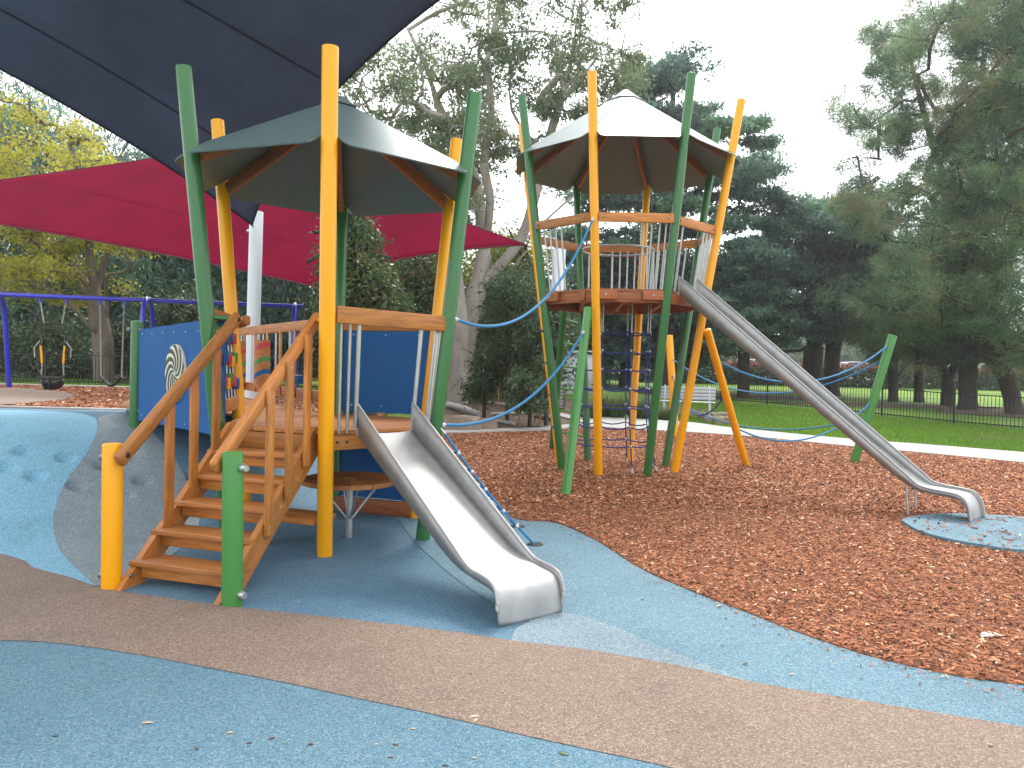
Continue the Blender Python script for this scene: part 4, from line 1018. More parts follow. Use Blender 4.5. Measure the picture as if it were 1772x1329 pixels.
for (px, Y, a, m_, lb, v) in ((1605, 66, .1, 'car_white', 'white car seen between pine trunks, left of the forked trunk', False), (1660, 70, .05, 'car_silver', 'silver car seen behind the forked pine trunk', False), (1712, 66, .1, 'car_white', 'white van seen near the right edge behind the pines', True), (1300, 74, .1, 'car_white', 'white car far behind the yellow leaning post', False), (1480, 74, .05, 'car_silver', 'silver car glimpsed above the hedge behind long slide', False)):
    p = at(px, 640, Y); car((p.x, p.y, h0(p.x, p.y) + .01), a, m_, lb, v)
# person walking: continuous skinned body
pw_ = at(1757, 640, 58.0); pz = h0(pw_.x, pw_.y)
def person(loc, label):
    root = thing('person', loc, label, 'person')
    V = [(0, 0, .95), (0, 0, 1.2), (0, 0, 1.42), (0, 0, 1.52), (0, 0, 1.66), (.18, 0, 1.4), (.24, -.06, 1.12), (.22, -.2, .9), (-.18, 0, 1.4), (-.25, .04, 1.12), (-.24, .0, .86), (.1, 0, .9), (.11, -.12, .5), (.1, .0, .07), (-.1, 0, .9), (-.1, .08, .5), (-.1, .22, .1), (.1, -.16, .03), (-.1, .1, .04)]
    E_ = [(0, 1), (1, 2), (2, 3), (3, 4), (2, 5), (5, 6), (6, 7), (2, 8), (8, 9), (9, 10), (0, 11), (11, 12), (12, 13), (0, 14), (14, 15), (15, 16), (13, 17), (16, 18)]
    Rd = [.15, .15, .15, .06, .1, .07, .05, .04, .07, .05, .04, .1, .075, .05, .1, .075, .05, .05, .05]
    me = bpy.data.meshes.new('body'); me.from_pydata(V, E_, []); me.materials.append(paint('walker_clothes', (.06, .07, .1), .8))
    o = bpy.data.objects.new('body', me); link(o, root, Matrix.Translation(Vector(loc))); md = o.modifiers.new('skin', 'SKIN')
    for i, r in enumerate(Rd): me.skin_vertices[0].data[i].radius = (r, r * .8)
    me.skin_vertices[0].data[0].use_root = True
    o.modifiers.new('sub', 'SUBSURF').levels = 1
    vs_, fs = lathe([(.16, .9), (.19, 1.1), (.21, 1.3), (.2, 1.42), (.09, 1.5)], 14); link(bpy.data.objects.new('shirt', mesh_of('shirt', [(v[0] * 1.15, v[1] * .8, v[2]) for v in vs_], fs, 'red')), root, Matrix.Translation(Vector(loc)))
    vs_, fs = lathe([(.05, 1.62), (.108, 1.68), (.11, 1.76), (.06, 1.82)], 12); link(bpy.data.objects.new('hair', mesh_of('hair', vs_, fs, 'black')), root, Matrix.Translation(Vector(loc) + Vector((0, .015, 0))))
person((pw_.x, pw_.y, pz), 'person in a red top walking at the far right beyond the pines')

# ================================================================== vegetation
def leaf_mesh(name, pos, size, aspect, rnd, mat, parent, droop=0.0, tri=False, align=None):
    """one mesh of leaf-sized faces; pos (N,3)"""
    N = len(pos); a = rng.normal(size=(N, 3))
    if align is not None: a = a * (1 - align[1]) + np.asarray(align[0]) * align[1] * 1.7
    a[:, 2] -= droop; a /= np.linalg.norm(a, axis=1)[:, None]
    b = rng.normal(size=(N, 3)); b -= a * np.sum(a * b, 1)[:, None]; b /= np.linalg.norm(b, axis=1)[:, None] + 1e-9
    s = size * rng.uniform(.6, 1.35, N)[:, None]; L = a * s; Wd = b * s * aspect
    if tri:
        v = np.stack([pos - Wd * .5, pos + Wd * .5, pos + L], 1).reshape(-1, 3); k = 3
    else:
        v = np.stack([pos, pos + L * .45 + Wd * .5, pos + L, pos + L * .45 - Wd * .5], 1).reshape(-1, 3); k = 4
    c = v.mean(0); v = (v - c).astype(np.float32)
    me = bpy.data.meshes.new(name); me.vertices.add(N * k); me.vertices.foreach_set('co', v.ravel())
    me.loops.add(N * k); me.loops.foreach_set('vertex_index', np.arange(N * k, dtype=np.int32))
    me.polygons.add(N); me.polygons.foreach_set('loop_start', np.arange(0, N * k, k, dtype=np.int32)); 
    me.update(calc_edges=True)
    at_ = me.attributes.new('rnd', 'FLOAT', 'FACE'); at_.data.foreach_set('value', np.clip(rnd, 0, 1).astype(np.float32))
    me.materials.append(M[mat])
    return link(bpy.data.objects.new(name, me), parent, Matrix.Translation(Vector(c)))
def in_poly(x, y, P):
    c = False; j = len(P) - 1
    for i in range(len(P)):
        if (P[i][1] > y) != (P[j][1] > y) and x < (P[j][0] - P[i][0]) * (y - P[i][1]) / (P[j][1] - P[i][1]) + P[i][0]: c = not c
        j = i
    return c
def clumps_in(outline, Y, n, depth, rad, flat=1.0, jit=.35):
    """clump centres through the crown volume whose silhouette at distance Y is the outline"""
    Pw = [(at(px, py, Y).x, at(px, py, Y).z) for px, py in outline]
    xs = [p[0] for p in Pw]; zs = [p[1] for p in Pw]; x0, x1, z0, z1 = min(xs), max(xs), min(zs), max(zs)
    out = []; tries = 0; mind = rad * .75
    while len(out) < n and tries < n * 60:
        tries += 1; x = random.uniform(x0, x1); z = random.uniform(z0, z1)
        if not in_poly(x, z, Pw): continue
        ed = max(.15, 1 - abs((x - (x0 + x1) / 2) / ((x1 - x0) / 2 + .01)) ** 2); y = Y + random.uniform(-1, 1) * depth * math.sqrt(ed)
        c = Vector((x, y, z))
        if tries < n * 30 and any(((c - q[0]) * 1.0).length < mind for q in out): continue
        out.append((c, rad * random.uniform(1 - jit, 1 + jit), flat))
    return out
def tree(name, label, base, trunks, clumps, leaf, bark_mat, leaf_mat, r_base=.25, per=500, subs=9, twig=True, spread=.33, droop=0.0, tri=False, cat='tree', group=None, sides=9, dark_in=0.0, min_r=.012, sag=.15, tonevar=.5, tone2=.22):
    """trunks: list of polylines (first point = root or on another trunk); limbs grow from them to every clump"""
    root = thing(name, base, label, cat, group)
    nodes = []; par = []
    for tl in trunks:
        prev = -1
        if nodes:
            d = [(Vector(tl[0]) - n).length for n in nodes]; m = min(d)
            if m < .8: prev = d.index(m)
        for p in spline(tl, 4): nodes.append(Vector(p)); par.append(prev); prev = len(nodes) - 1
    t_end = len(nodes); order = sorted(clumps, key=lambda c: min((c[0] - nodes[i]).length for i in range(0, t_end, 2)))
    leafcnt = [0.0] * t_end
    for (c, r, fl) in order:
        best, bi = 1e9, 0
        for i, q in enumerate(nodes):
            dv = c - q; d = dv.length
            cost = d + (1.3 * max(0, q.z - c.z + .1 * d)) + (.5 * r if i < 3 else 0)
            if cost < best: best, bi = cost, i
        a = nodes[bi]; L = (c - a).length; prev = bi; k = max(2, int(L / max(.5, r * .6)))
        perp = Vector((random.gauss(0, 1), random.gauss(0, 1), random.gauss(0, .6))) * L * .09
        for s in range(1, k + 1):
            t = s / k; p = a.lerp(c, t) + perp * math.sin(math.pi * t) + Vector((0, 0, -sag * L * math.sin(math.pi * t) * .5)) + Vector((random.gauss(0, 1), random.gauss(0, 1), random.gauss(0, 1))) * (.03 * L / k)
            nodes.append(p); par.append(prev); leafcnt.append(0.0); prev = len(nodes) - 1
        leafcnt[prev] += r * r
        if twig:
            for _ in range(4):
                e = c + Vector((random.gauss(0, 1), random.gauss(0, 1), random.gauss(0, 1) * fl)) * r * .6
                nodes.append(e); par.append(prev); leafcnt.append(r * r * .12)
    area = leafcnt[:]
    for i in range(len(nodes) - 1, -1, -1):
        if par[i] >= 0 and par[i] < i: area[par[i]] += area[i]
    mx = max(area) or 1
    rad = [max(min_r, r_base * (a / mx) ** .58) for a in area]
    for i in range(len(nodes)):      # trunks keep at least a taper towards their tips
        pass
    mb = MB(); kids = [[] for _ in nodes]
    for i in range(len(nodes)):
        if par[i] >= 0: kids[par[i]].append(i)
    stack = [(-1, i) for i in range(len(nodes)) if par[i] < 0]
    while stack:
        pr_, i = stack.pop(); ch = []; rr_ = []
        if pr_ >= 0: ch.append(nodes[pr_]); rr_.append(min(rad[pr_] * .95, rad[i] * 1.5))
        while True:
            ch.append(nodes[i]); rr_.append(rad[i])
            if not kids[i]: break
            ks_ = sorted(kids[i], key=lambda q: -area[q])
            for q in ks_[1:]: stack.append((i, q))
            i = ks_[0]
        if len(ch) < 2: continue
        n = sides if max(rr_) > .05 else 4; k = len(mb.v); u = None; N_ = len(ch)
        for j, p in enumerate(ch):
            d = ch[min(j + 1, N_ - 1)] - ch[max(j - 1, 0)]
            if d.length < 1e-6: d = Vector((0, 0, 1))
            d.normalize()
            if u is None: u = d.cross(Vector((0, 0, 1)) if abs(d.z) < .9 else Vector((1, 0, 0))).normalized()
            else:
                u = u - d * u.dot(d)
                u = u.normalized() if u.length > 1e-4 else d.orthogonal().normalized()
            v = d.cross(u); r_ = rr_[j] * (1.25 if (j == 0 and pr_ < 0) else 1)
            for q in range(n): an = 2 * math.pi * q / n; mb.v.append(p + u * (r_ * math.cos(an)) + v * (r_ * math.sin(an)))
        mb.f += [(k + j * n + q, k + j * n + (q + 1) % n, k + (j + 1) * n + (q + 1) % n, k + (j + 1) * n + q) for j in range(N_ - 1) for q in range(n)]
    mb.build('trunk', bark_mat, root, True, 80)
    P, Rn = [], []
    for (c, r, fl) in clumps:
        tone = random.uniform(-.5, .5) * tonevar
        for s in range(subs):
            v = rng.normal(size=3); v /= np.linalg.norm(v); rr = r * random.uniform(.35, 1) ** .6
            sc_ = np.array([c.x, c.y, c.z]) + v * rr * np.array([1, 1, fl]); t2 = tone + random.uniform(-tone2, tone2)
            n = max(3, int(per / subs * random.uniform(.6, 1.4))); q = rng.normal(size=(n, 3)) * r * spread * np.array([1, 1, max(.35, fl)])
            P.append(sc_ + q); Rn.append(.5 + t2 + rng.normal(size=n) * .17)
    P = np.concatenate(P); Rn = np.concatenate(Rn)
    leaf_mesh('crown', P, leaf[0], leaf[1], Rn, leaf_mat, root, droop, tri)
    return root
M['l_gum'] = leafmat('gum_leaf', [(0, (.07, .105, .055)), (.5, (.15, .205, .10)), (1, (.26, .31, .16))], .45)
M['l_dark'] = leafmat('dark_conifer_leaf', [(0, (.045, .09, .08)), (.5, (.105, .20, .155)), (1, (.21, .36, .2))], .48)
M['l_pine'] = leafmat('pine_needle', [(0, (.075, .135, .085)), (.45, (.15, .25, .135)), (.8, (.24, .37, .16)), (1, (.3, .24, .14))], .5)
M['l_yellow'] = leafmat('young_yellow_leaf', [(0, (.2, .22, .025)), (.5, (.42, .41, .045)), (1, (.58, .52, .09))], .55)
M['l_shrub'] = leafmat('glossy_shrub_leaf', [(0, (.028, .055, .025)), (.5, (.07, .12, .05)), (1, (.15, .21, .10))], .3, .38)
M['l_lilly'] = leafmat('lilly_leaf', [(0, (.03, .06, .02)), (.5, (.075, .13, .04)), (.85, (.15, .2, .07)), (1, (.25, .12, .06))], .3, .38)
M['l_bright'] = leafmat('bright_bush_leaf', [(0, (.10, .13, .02)), (.5, (.2, .24, .03)), (1, (.34, .34, .06))], .45)
M['l_hedge'] = leafmat('hedge_leaf', [(0, (.015, .035, .012)), (.7, (.045, .09, .025)), (1, (.09, .14, .04))], .25)
M['l_redtip'] = leafmat('red_tip_leaf', [(0, (.10, .035, .025)), (.6, (.24, .065, .045)), (1, (.34, .15, .09))], .35)
M['b_pale'] = barkmat('pale_gum_bark', (.34, .3, .27), (.17, .13, .115), 1.6)
M['b_dark'] = barkmat('dark_bark', (.05, .038, .03), (.02, .015, .012), 3)
M['b_grey'] = barkmat('grey_bark', (.19, .155, .125), (.08, .062, .05), 2.5)
def wp(l, Y): return [at(px, py, Y) if not isinstance(px, tuple) else None for px, py in l]
def gbase(px, py): p = hit(px, py); return (p.x, p.y, p.z - .1)

# big pale-trunked gum in the middle
Yg = 25.0
gbz = at(800, 690, Yg); gbz.z = h0(gbz.x, gbz.y) - .2
tr_ = [[gbz, at(806, 600, Yg), at(824, 505, Yg), at(838, 440, Yg)],
       [at(838, 440, Yg), at(826, 330, Yg + .5), at(800, 260, Yg + .8), at(762, 190, Yg + 1), at(735, 110, Yg + 1.2), at(700, 40, Yg + 1.5)],
       [at(838, 440, Yg), at(848, 350, Yg - .5), at(838, 280, Yg - .8), at(850, 190, Yg - 1), at(845, 90, Yg - 1), at(870, 0, Yg - 1)],
       [at(826, 500, Yg), at(872, 452, Yg - .3), at(905, 405, Yg - .5), at(925, 340, Yg - .8), at(950, 240, Yg - 1), at(985, 120, Yg - 1.2), at(1000, 20, Yg - 1.5)],
       [at(872, 452, Yg - .3), at(925, 400, Yg + .8), at(985, 345, Yg + 1.4), at(1040, 305, Yg + 2), at(1080, 200, Yg + 2.4)],
       [at(850, 480, Yg), at(880, 470, Yg - 1), at(915, 430, Yg - 1.5), at(960, 395, Yg - 2)]]
cl = clumps_in([(590, 190), (600, 90), (690, 30), (760, -60), (1000, -90), (1050, 25), (1110, 45), (1142, 110), (1130, 170), (1090, 220), (1020, 240), (985, 300), (920, 300), (900, 240), (800, 330), (740, 300), (700, 230), (640, 235)], Yg, 84, 3.2, .75, .75)
tree('gum_tree', 'tall gum with pale branching trunk and airy crown between the towers', gbz, tr_, cl, (.16, .34), 'b_pale', 'l_gum', .33, 560, 11, spread=.2, droop=.8, min_r=.022, sag=-.1)
sb = at(792, 690, 24); sb.z = h0(sb.x, sb.y) - .2
tree('gum_tree', 'stout gum trunk with peeling bark just right of the small tower', sb, [[sb, at(790, 620, 24), at(793, 560, 24.2), at(782, 470, 24.6), at(770, 330, 25), at(760, 240, 25.4)]],
     clumps_in([(690, 330), (740, 270), (800, 300), (840, 370), (800, 400), (720, 390)], 25, 10, 1.5, .7, .7), (.2, .3), 'b_pale', 'l_gum', .34, 220, 7, droop=.7, min_r=.02)
# conifers behind the tall tower
cb = at(1150, 640, 40); cb.z = h0(cb.x, cb.y)
tree('cedar_tree', 'tall layered cedar rising behind the roof of the tall tower', cb, [[cb, at(1150, 500, 40), at(1160, 300, 40), at(1165, 160, 40)]],
     clumps_in([(1030, 300), (1060, 180), (1100, 140), (1170, 120), (1230, 175), (1285, 225), (1335, 280), (1350, 350), (1345, 430), (1300, 520), (1180, 560), (1030, 560), (960, 480)], 40, 98, 4.5, 1.2, .3), (.24, .5), 'b_dark', 'l_dark', .5, 1100, 14, tri=True, spread=.26, min_r=.014, sag=.05)
cb = at(1405, 650, 43); cb.z = h0(cb.x, cb.y)
tree('cedar_tree', 'dark spreading cedar with low branches behind the long slide', cb, [[cb, at(1408, 600, 43), at(1415, 480, 43), at(1430, 300, 43)], [at(1408, 600, 43), at(1380, 540, 42), at(1330, 480, 41)], [at(1408, 600, 43), at(1450, 540, 42), at(1490, 480, 41)]],
     clumps_in([(1250, 560), (1260, 470), (1310, 400), (1370, 355), (1420, 330), (1432, 285), (1450, 330), (1490, 360), (1530, 440), (1535, 560), (1440, 590), (1330, 600)], 43, 88, 5, 1.3, .32), (.24, .5), 'b_dark', 'l_dark', .55, 1100, 14, tri=True, spread=.26, min_r=.014)
cb = at(1440, 655, 41); cb.z = h0(cb.x, cb.y)
tree('cedar_tree', 'second dark cedar trunk beside the spreading cedar behind long slide', cb, [[cb, at(1442, 600, 41), at(1465, 500, 41), at(1480, 420, 41)]], clumps_in([(1400, 560), (1420, 460), (1480, 400), (1540, 440), (1545, 560), (1480, 590)], 41, 36, 3, 1.2, .35), (.24, .5), 'b_dark', 'l_dark', .4, 900, 14, tri=True, spread=.26, min_r=.014)
cb = at(1287, 672, 38); cb.z = h0(cb.x, cb.y)
tree('cedar_tree', 'young dark cedar behind the yellow leaning post', cb, [[cb, at(1287, 630, 38), at(1290, 540, 38), at(1285, 430, 38)]], clumps_in([(1225, 590), (1235, 480), (1275, 420), (1320, 470), (1350, 560), (1300, 605)], 38, 34, 2, 1.0, .35), (.22, .5), 'b_dark', 'l_dark', .3, 800, 14, tri=True, spread=.26, min_r=.025)
cb = at(1085, 640, 44); cb.z = h0(cb.x, cb.y)
tree('cedar_tree', 'dark cedar mass seen through the legs of the tall tower', cb, [[cb, at(1085, 560, 44), at(1080, 430, 44)]], clumps_in([(980, 600), (985, 480), (1060, 430), (1180, 440), (1240, 520), (1240, 615), (1100, 632)], 44, 60, 4, 1.5, .4), (.26, .5), 'b_dark', 'l_dark', .4, 900, 14, tri=True, spread=.3, min_r=.014)
# pines at right
Yp = 31.0
def pine(label, base_px, Yt, stems, outline, n, depth, rad=1.0, per=560, rb=.4, lm='l_pine'):
    b = at(base_px[0], base_px[1], Yt); b.z = h0(b.x, b.y) - .15
    tree('pine_tree', label, b, [[b] + [at(px, py, Yt) for px, py in s] if i == 0 else [at(px, py, Yt) for px, py in s] for i, s in enumerate(stems)], clumps_in(outline, Yt - 1, n, depth, rad, .8), (.3, .085), 'b_dark', lm, rb, int(per * 1.35), 13, spread=.17, tri=True, min_r=.012, sag=.1, tonevar=.75, tone2=.32)
pine('towering pine with thick dark trunk filling the right edge', (1675, 695), 31, [[(1676, 600), (1690, 450), (1700, 250), (1700, 60), (1690, -60)], [(1690, 450), (1640, 330), (1600, 200), (1570, 80)]],
     [(1480, 215), (1500, 110), (1560, 50), (1580, -50), (1720, -90), (1760, 120), (1750, 400), (1720, 560), (1640, 590), (1560, 560), (1490, 505), (1525, 430), (1475, 365), (1495, 290)], 140, 4.0, 1.0, 760, .36)
pine('pine cut off by the right edge of the picture', (1758, 700), 29, [[(1740, 650), (1700, 590), (1720, 520), (1780, 300), (1790, 60)]], [(1690, 100), (1730, -80), (1900, -120), (1960, 300), (1900, 620), (1740, 640), (1690, 560), (1720, 400), (1680, 250)], 120, 4, 1.0, 700, .32)
pine('forked dark pine trunk left of the towering pine', (1640, 688), 34, [[(1640, 660), (1625, 620), (1622, 540), (1620, 430)], [(1640, 660), (1655, 620), (1655, 540)]], [(1540, 560), (1560, 450), (1620, 380), (1690, 430), (1720, 560), (1690, 630), (1620, 635)], 56, 3, 1.0, 640, .3)
pine('slim pine trunk third from the right behind the fence', (1591, 678), 38, [[(1590, 620), (1588, 520), (1590, 440)]], [(1540, 580), (1545, 470), (1590, 420), (1640, 500), (1640, 600), (1590, 625)], 38, 2.5, 1.1, 560, .24)
pine('pine with short trunk right of the green slanting post', (1546, 680), 38, [[(1545, 620), (1540, 540), (1535, 470)]], [(1490, 590), (1500, 480), (1535, 440), (1590, 500), (1590, 610), (1530, 630)], 38, 2.5, 1.1, 560, .24)
# left side
Yl = 25.5
lb_ = at(182, 640, Yl); lb_.z = h0(lb_.x, lb_.y) - .2
tl_ = [[lb_, at(178, 590, Yl), at(172, 555, Yl), at(165, 510, Yl)], [at(165, 510, Yl), at(155, 440, Yl), at(150, 350, Yl), at(120, 250, Yl)], [at(176, 585, Yl), at(186, 545, Yl), at(185, 480, Yl - .5), at(215, 470, Yl - .6), at(245, 440, Yl - .8), at(270, 430, Yl - 1)],
       [at(168, 525, Yl), at(135, 480, Yl + .5), at(95, 430, Yl + .8), at(40, 400, Yl + 1), at(0, 370, Yl + 1)], [at(176, 585, Yl), at(150, 560, Yl - .6), at(120, 525, Yl - .9), at(80, 500, Yl - 1.2), at(20, 490, Yl - 1.4)], [at(165, 510, Yl), at(190, 420, Yl + .6), at(210, 330, Yl + .8), at(200, 260, Yl + 1)]]
tree('spring_tree', 'spreading tree with pale grey trunk and fresh yellow leaves behind the swings', lb_, tl_, clumps_in([(-90, 500), (-90, 250), (-20, 210), (40, 190), (110, 215), (190, 250), (255, 330), (262, 420), (225, 440), (180, 470), (120, 520), (40, 515)], Yl, 115, 3.0, .62, .7), (.13, .55), 'b_grey', 'l_yellow', .34, 230, 9, spread=.3, min_r=.018, sag=-.05)
def dark_tree(label, bpx, Yt, top, outline, n, depth, rad=1.3, per=520, lm='l_dark', droop=1.2, leaf=(.34, .22), name='cypress_tree', bm_='b_dark', flat=.9):
    b = at(bpx[0], bpx[1], Yt); b.z = h0(b.x, b.y) - .1
    tree(name, label, b, [[b, at((bpx[0] + top[0]) / 2, (bpx[1] + top[1]) / 2, Yt), at(top[0], top[1], Yt)]], clumps_in(outline, Yt, n, depth, rad, flat), leaf, bm_, lm, .35, per, 9, spread=.36, droop=droop, min_r=.03)
dark_tree('dark weeping cypress at the far left behind the yellow tree', (40, 625), 36, (30, 200), [(-120, 600), (-120, 220), (-20, 150), (20, 150), (80, 205), (170, 290), (200, 420), (190, 600), (60, 615)], 95, 4, 1.5)
dark_tree('dark weeping cypress behind the pale tree trunk', (250, 630), 37, (260, 300), [(150, 600), (170, 380), (230, 270), (300, 290), (370, 400), (380, 600), (260, 615)], 75, 4, 1.5)
dark_tree('dark weeping cypress behind the white mast', (440, 635), 38, (440, 340), [(340, 600), (350, 420), (420, 330), (520, 380), (570, 480), (570, 615), (440, 620)], 75, 4, 1.5)
dark_tree('broad dark tree behind the crimson sail', (650, 640), 39, (650, 360), [(540, 615), (560, 450), (620, 350), (720, 380), (790, 460), (800, 620), (660, 630)], 70, 4, 1.5, 560, 'l_shrub', .3, (.26, .45), 'broadleaf_tree')
dark_tree('rounded olive shrub behind the middle swing legs', (325, 620), 26, (328, 530), [(296, 600), (298, 535), (325, 512), (350, 535), (352, 600)], 16, .8, .5, 420, 'l_shrub', 0, (.12, .5), 'shrub')
dark_tree('low dark shrub beyond the left fence', (110, 632), 27, (110, 590), [(-40, 640), (-30, 585), (60, 560), (140, 590), (160, 640)], 26, 1.2, .6, 420, 'l_shrub', 0, (.14, .5), 'shrub')
dark_tree('low dark shrub right of the pale tree trunk', (255, 640), 27, (255, 590), [(205, 640), (215, 585), (260, 565), (330, 590), (335, 640)], 24, 1.2, .6, 420, 'l_shrub', 0, (.14, .5), 'shrub')
dark_tree('bright yellow-green bush glowing behind the gum limbs', (880, 640), 31, (880, 470), [(800, 560), (815, 470), (850, 425), (920, 430), (945, 500), (930, 580)], 40, 2, .9, 420, 'l_bright', 0, (.15, .55), 'bush')
dark_tree('leafy understorey tree between gum and small tower', (730, 650), 29, (720, 500), [(640, 580), (650, 490), (700, 455), (770, 460), (800, 530), (790, 620), (690, 620)], 44, 2, .9, 460, 'l_lilly', 0, (.16, .5), 'understorey_tree')
dark_tree('dense evergreen behind the garden saplings', (890, 650), 27, (900, 520), [(815, 640), (820, 540), (870, 490), (940, 500), (975, 570), (970, 650)], 46, 2, .8, 480, 'l_shrub', 0, (.16, .45), 'evergreen_tree')
# lilly pilly in front of the crimson sail
dark_tree('upright leafy tree with coppery tips in front of the crimson sail', (618, 700), 13.4, (612, 420), [(566, 560), (570, 480), (588, 440), (590, 380), (602, 350), (625, 400), (640, 450), (665, 500), (705, 545), (690, 570)], 60, .7, .3, 230, 'l_lilly', -.3, (.1, .42), 'lilly_tree')
# saplings in the garden bed
def sapling(label, bpx, Yt, outline, n, rad, per=260, lm='l_shrub', leaf=(.12, .38)):
    b = at(bpx[0], bpx[1], Yt); b.z = h0(b.x, b.y) - .05; tp = outline[0]
    tree('sapling', label, b, [[b, at(bpx[0] + 1, (bpx[1] + tp[1]) / 2, Yt), at(tp[0], tp[1] + 12, Yt)]], clumps_in(outline, Yt, n, .9, rad, .8), leaf, 'b_dark', lm, .05, per, 8, spread=.34, droop=.4, min_r=.008, cat='sapling', group='garden saplings')
sapling('tallest bushy sapling beside the gum trunk', (878, 700), 20.5, [(872, 470), (905, 490), (950, 520), (965, 580), (940, 630), (890, 645), (850, 640), (832, 590), (845, 520)], 52, .4, 230)
sapling('small sapling with bare stem at the left of the garden bed', (838, 700), 20.5, [(838, 610), (860, 640), (858, 680), (820, 690), (815, 650)], 16, .28)
sapling('staked sapling in the middle of the garden bed', (916, 738), 18.8, [(905, 640), (935, 655), (950, 690), (930, 705), (890, 700), (882, 665)], 20, .28)
sapling('slender sapling against the white mast', (945, 735), 19.2, [(950, 520), (965, 560), (968, 620), (945, 640), (935, 580)], 20, .28)
for i, (x, y, yt) in enumerate(((862, 705, 640), (898, 738, 680), (934, 738, 684), (925, 705, 620))):
    p = hit(x, y); t = at(x + 3, yt, p.y); tag(wobj('stake', *tube_geo([p, t], .022, 6), 'timber'), ('wooden stake left of the tallest sapling', 'wooden stake left of the staked sapling', 'wooden stake right of the staked sapling', 'leaning wooden stake behind the staked sapling')[i], 'stake', 'garden stakes')
# strappy grass clumps near the path
for i, (x, y, w) in enumerate(((1060, 722, .9), (1105, 724, .8), (1020, 724, .6), (1152, 727, .5))):
    p = hit(x, y); N = 900; a = rng.uniform(0, 6.283, N); r = rng.uniform(0, .35 * w, N); pos = np.stack([p.x + r * np.cos(a), p.y + r * np.sin(a), np.full(N, p.z)], 1)
    o = leaf_mesh('grass_clump', pos, .75 * w, .03, rng.uniform(0, 1, N), 'l_lilly', None, 0, True, (np.stack([np.cos(a) * .5, np.sin(a) * .5, np.ones(N)], 1), .75))
    tag(o, ('tall strappy grass clump behind the climbing net', 'strappy grass clump right of the climbing net', 'short strappy grass clump left of the climbing net', 'small strappy grass clump beside the bench')[i], 'grass clump', 'strappy clumps by the path')
# clipped hedge with red new growth
hg = thing('hedge', (24, 52, h0(24, 52)), 'long clipped hedge with red tips in front of the car park', 'hedge')
N = 34000; hx = rng.uniform(4, 48, N); hy = 53 + rng.uniform(-.9, .9, N); hz_ = np.array([h0(24, 53)]) + rng.uniform(-.1, 1.25, N)
leaf_mesh('foliage', np.stack([hx, hy, hz_], 1), .22, .5, rng.uniform(0, 1, N), 'l_hedge', hg)
N = 9000; hx = rng.uniform(14, 48, N); leaf_mesh('red_tips', np.stack([hx, 53 + rng.uniform(-.9, .9, N), h0(24, 53) + 1.2 + rng.uniform(0, .35, N) * (.4 + .6 * np.sin(hx * 1.7) ** 2)], 1), .2, .5, rng.uniform(0, 1, N), 'l_redtip', hg)
# far belt of woodland closing the view
def belt(name, x0, x1, Y, z0, z1, N, lm, dep=4.0, leaf=(.5, .5)):
    x = rng.uniform(x0, x1, N); nz = np.array([.5 + .5 * noise.noise(Vector((a * .16, Y, 0))) + .25 * noise.noise(Vector((a * .6, Y, 3))) for a in x]); z = z0 + (z1 - z0) * nz * rng.uniform(0, 1, N) ** .8
    y = Y + rng.uniform(-dep, dep, N); c = np.array([.5 * noise.noise(Vector((a * .5, b * .6, Y))) for a, b in zip(x, z)])
    o = leaf_mesh(name, np.stack([x, y, z], 1), leaf[0], leaf[1], .45 + c + rng.normal(size=N) * .2, lm, None, .5); o['kind'] = 'stuff'; return o
belt('far_wood', -48, 6, 47, -.3, 12, 46000, 'l_dark')
belt('far_wood', -45, 4, 43, -.3, 4.5, 36000, 'l_shrub', 2, (.32, .5))
belt('far_trees', -10, 100, 120, .5, 13, 40000, 'l_gum', 8, (.9, .6))

# ================================================================== loose ground matter
def scatter_in(poly, n, dens=None):
    xs = np.array([p[0] for p in poly]); ys = np.array([p[1] for p in poly]); out = []
    x = rng.uniform(xs.min(), xs.max(), n); y = rng.uniform(ys.min(), ys.max(), n)
    ins = np.zeros(n, bool); j = len(poly) - 1
    for i in range(len(poly)):
        cnd = ((ys[i] > y) != (ys[j] > y)) & (x < (xs[j] - xs[i]) * (y - ys[i]) / (ys[j] - ys[i] + 1e-12) + xs[i]); ins ^= cnd; j = i
    return x[ins], y[ins]
def in_poly_np(x, y, poly):
    xs = [p[0] for p in poly]; ys = [p[1] for p in poly]; ins = np.zeros(len(x), bool); j = len(poly) - 1
    for i in range(len(poly)):
        ins ^= ((ys[i] > y) != (ys[j] > y)) & (x < (xs[j] - xs[i]) * (y - ys[i]) / (ys[j] - ys[i] + 1e-12) + xs[i]); j = i
    return ins
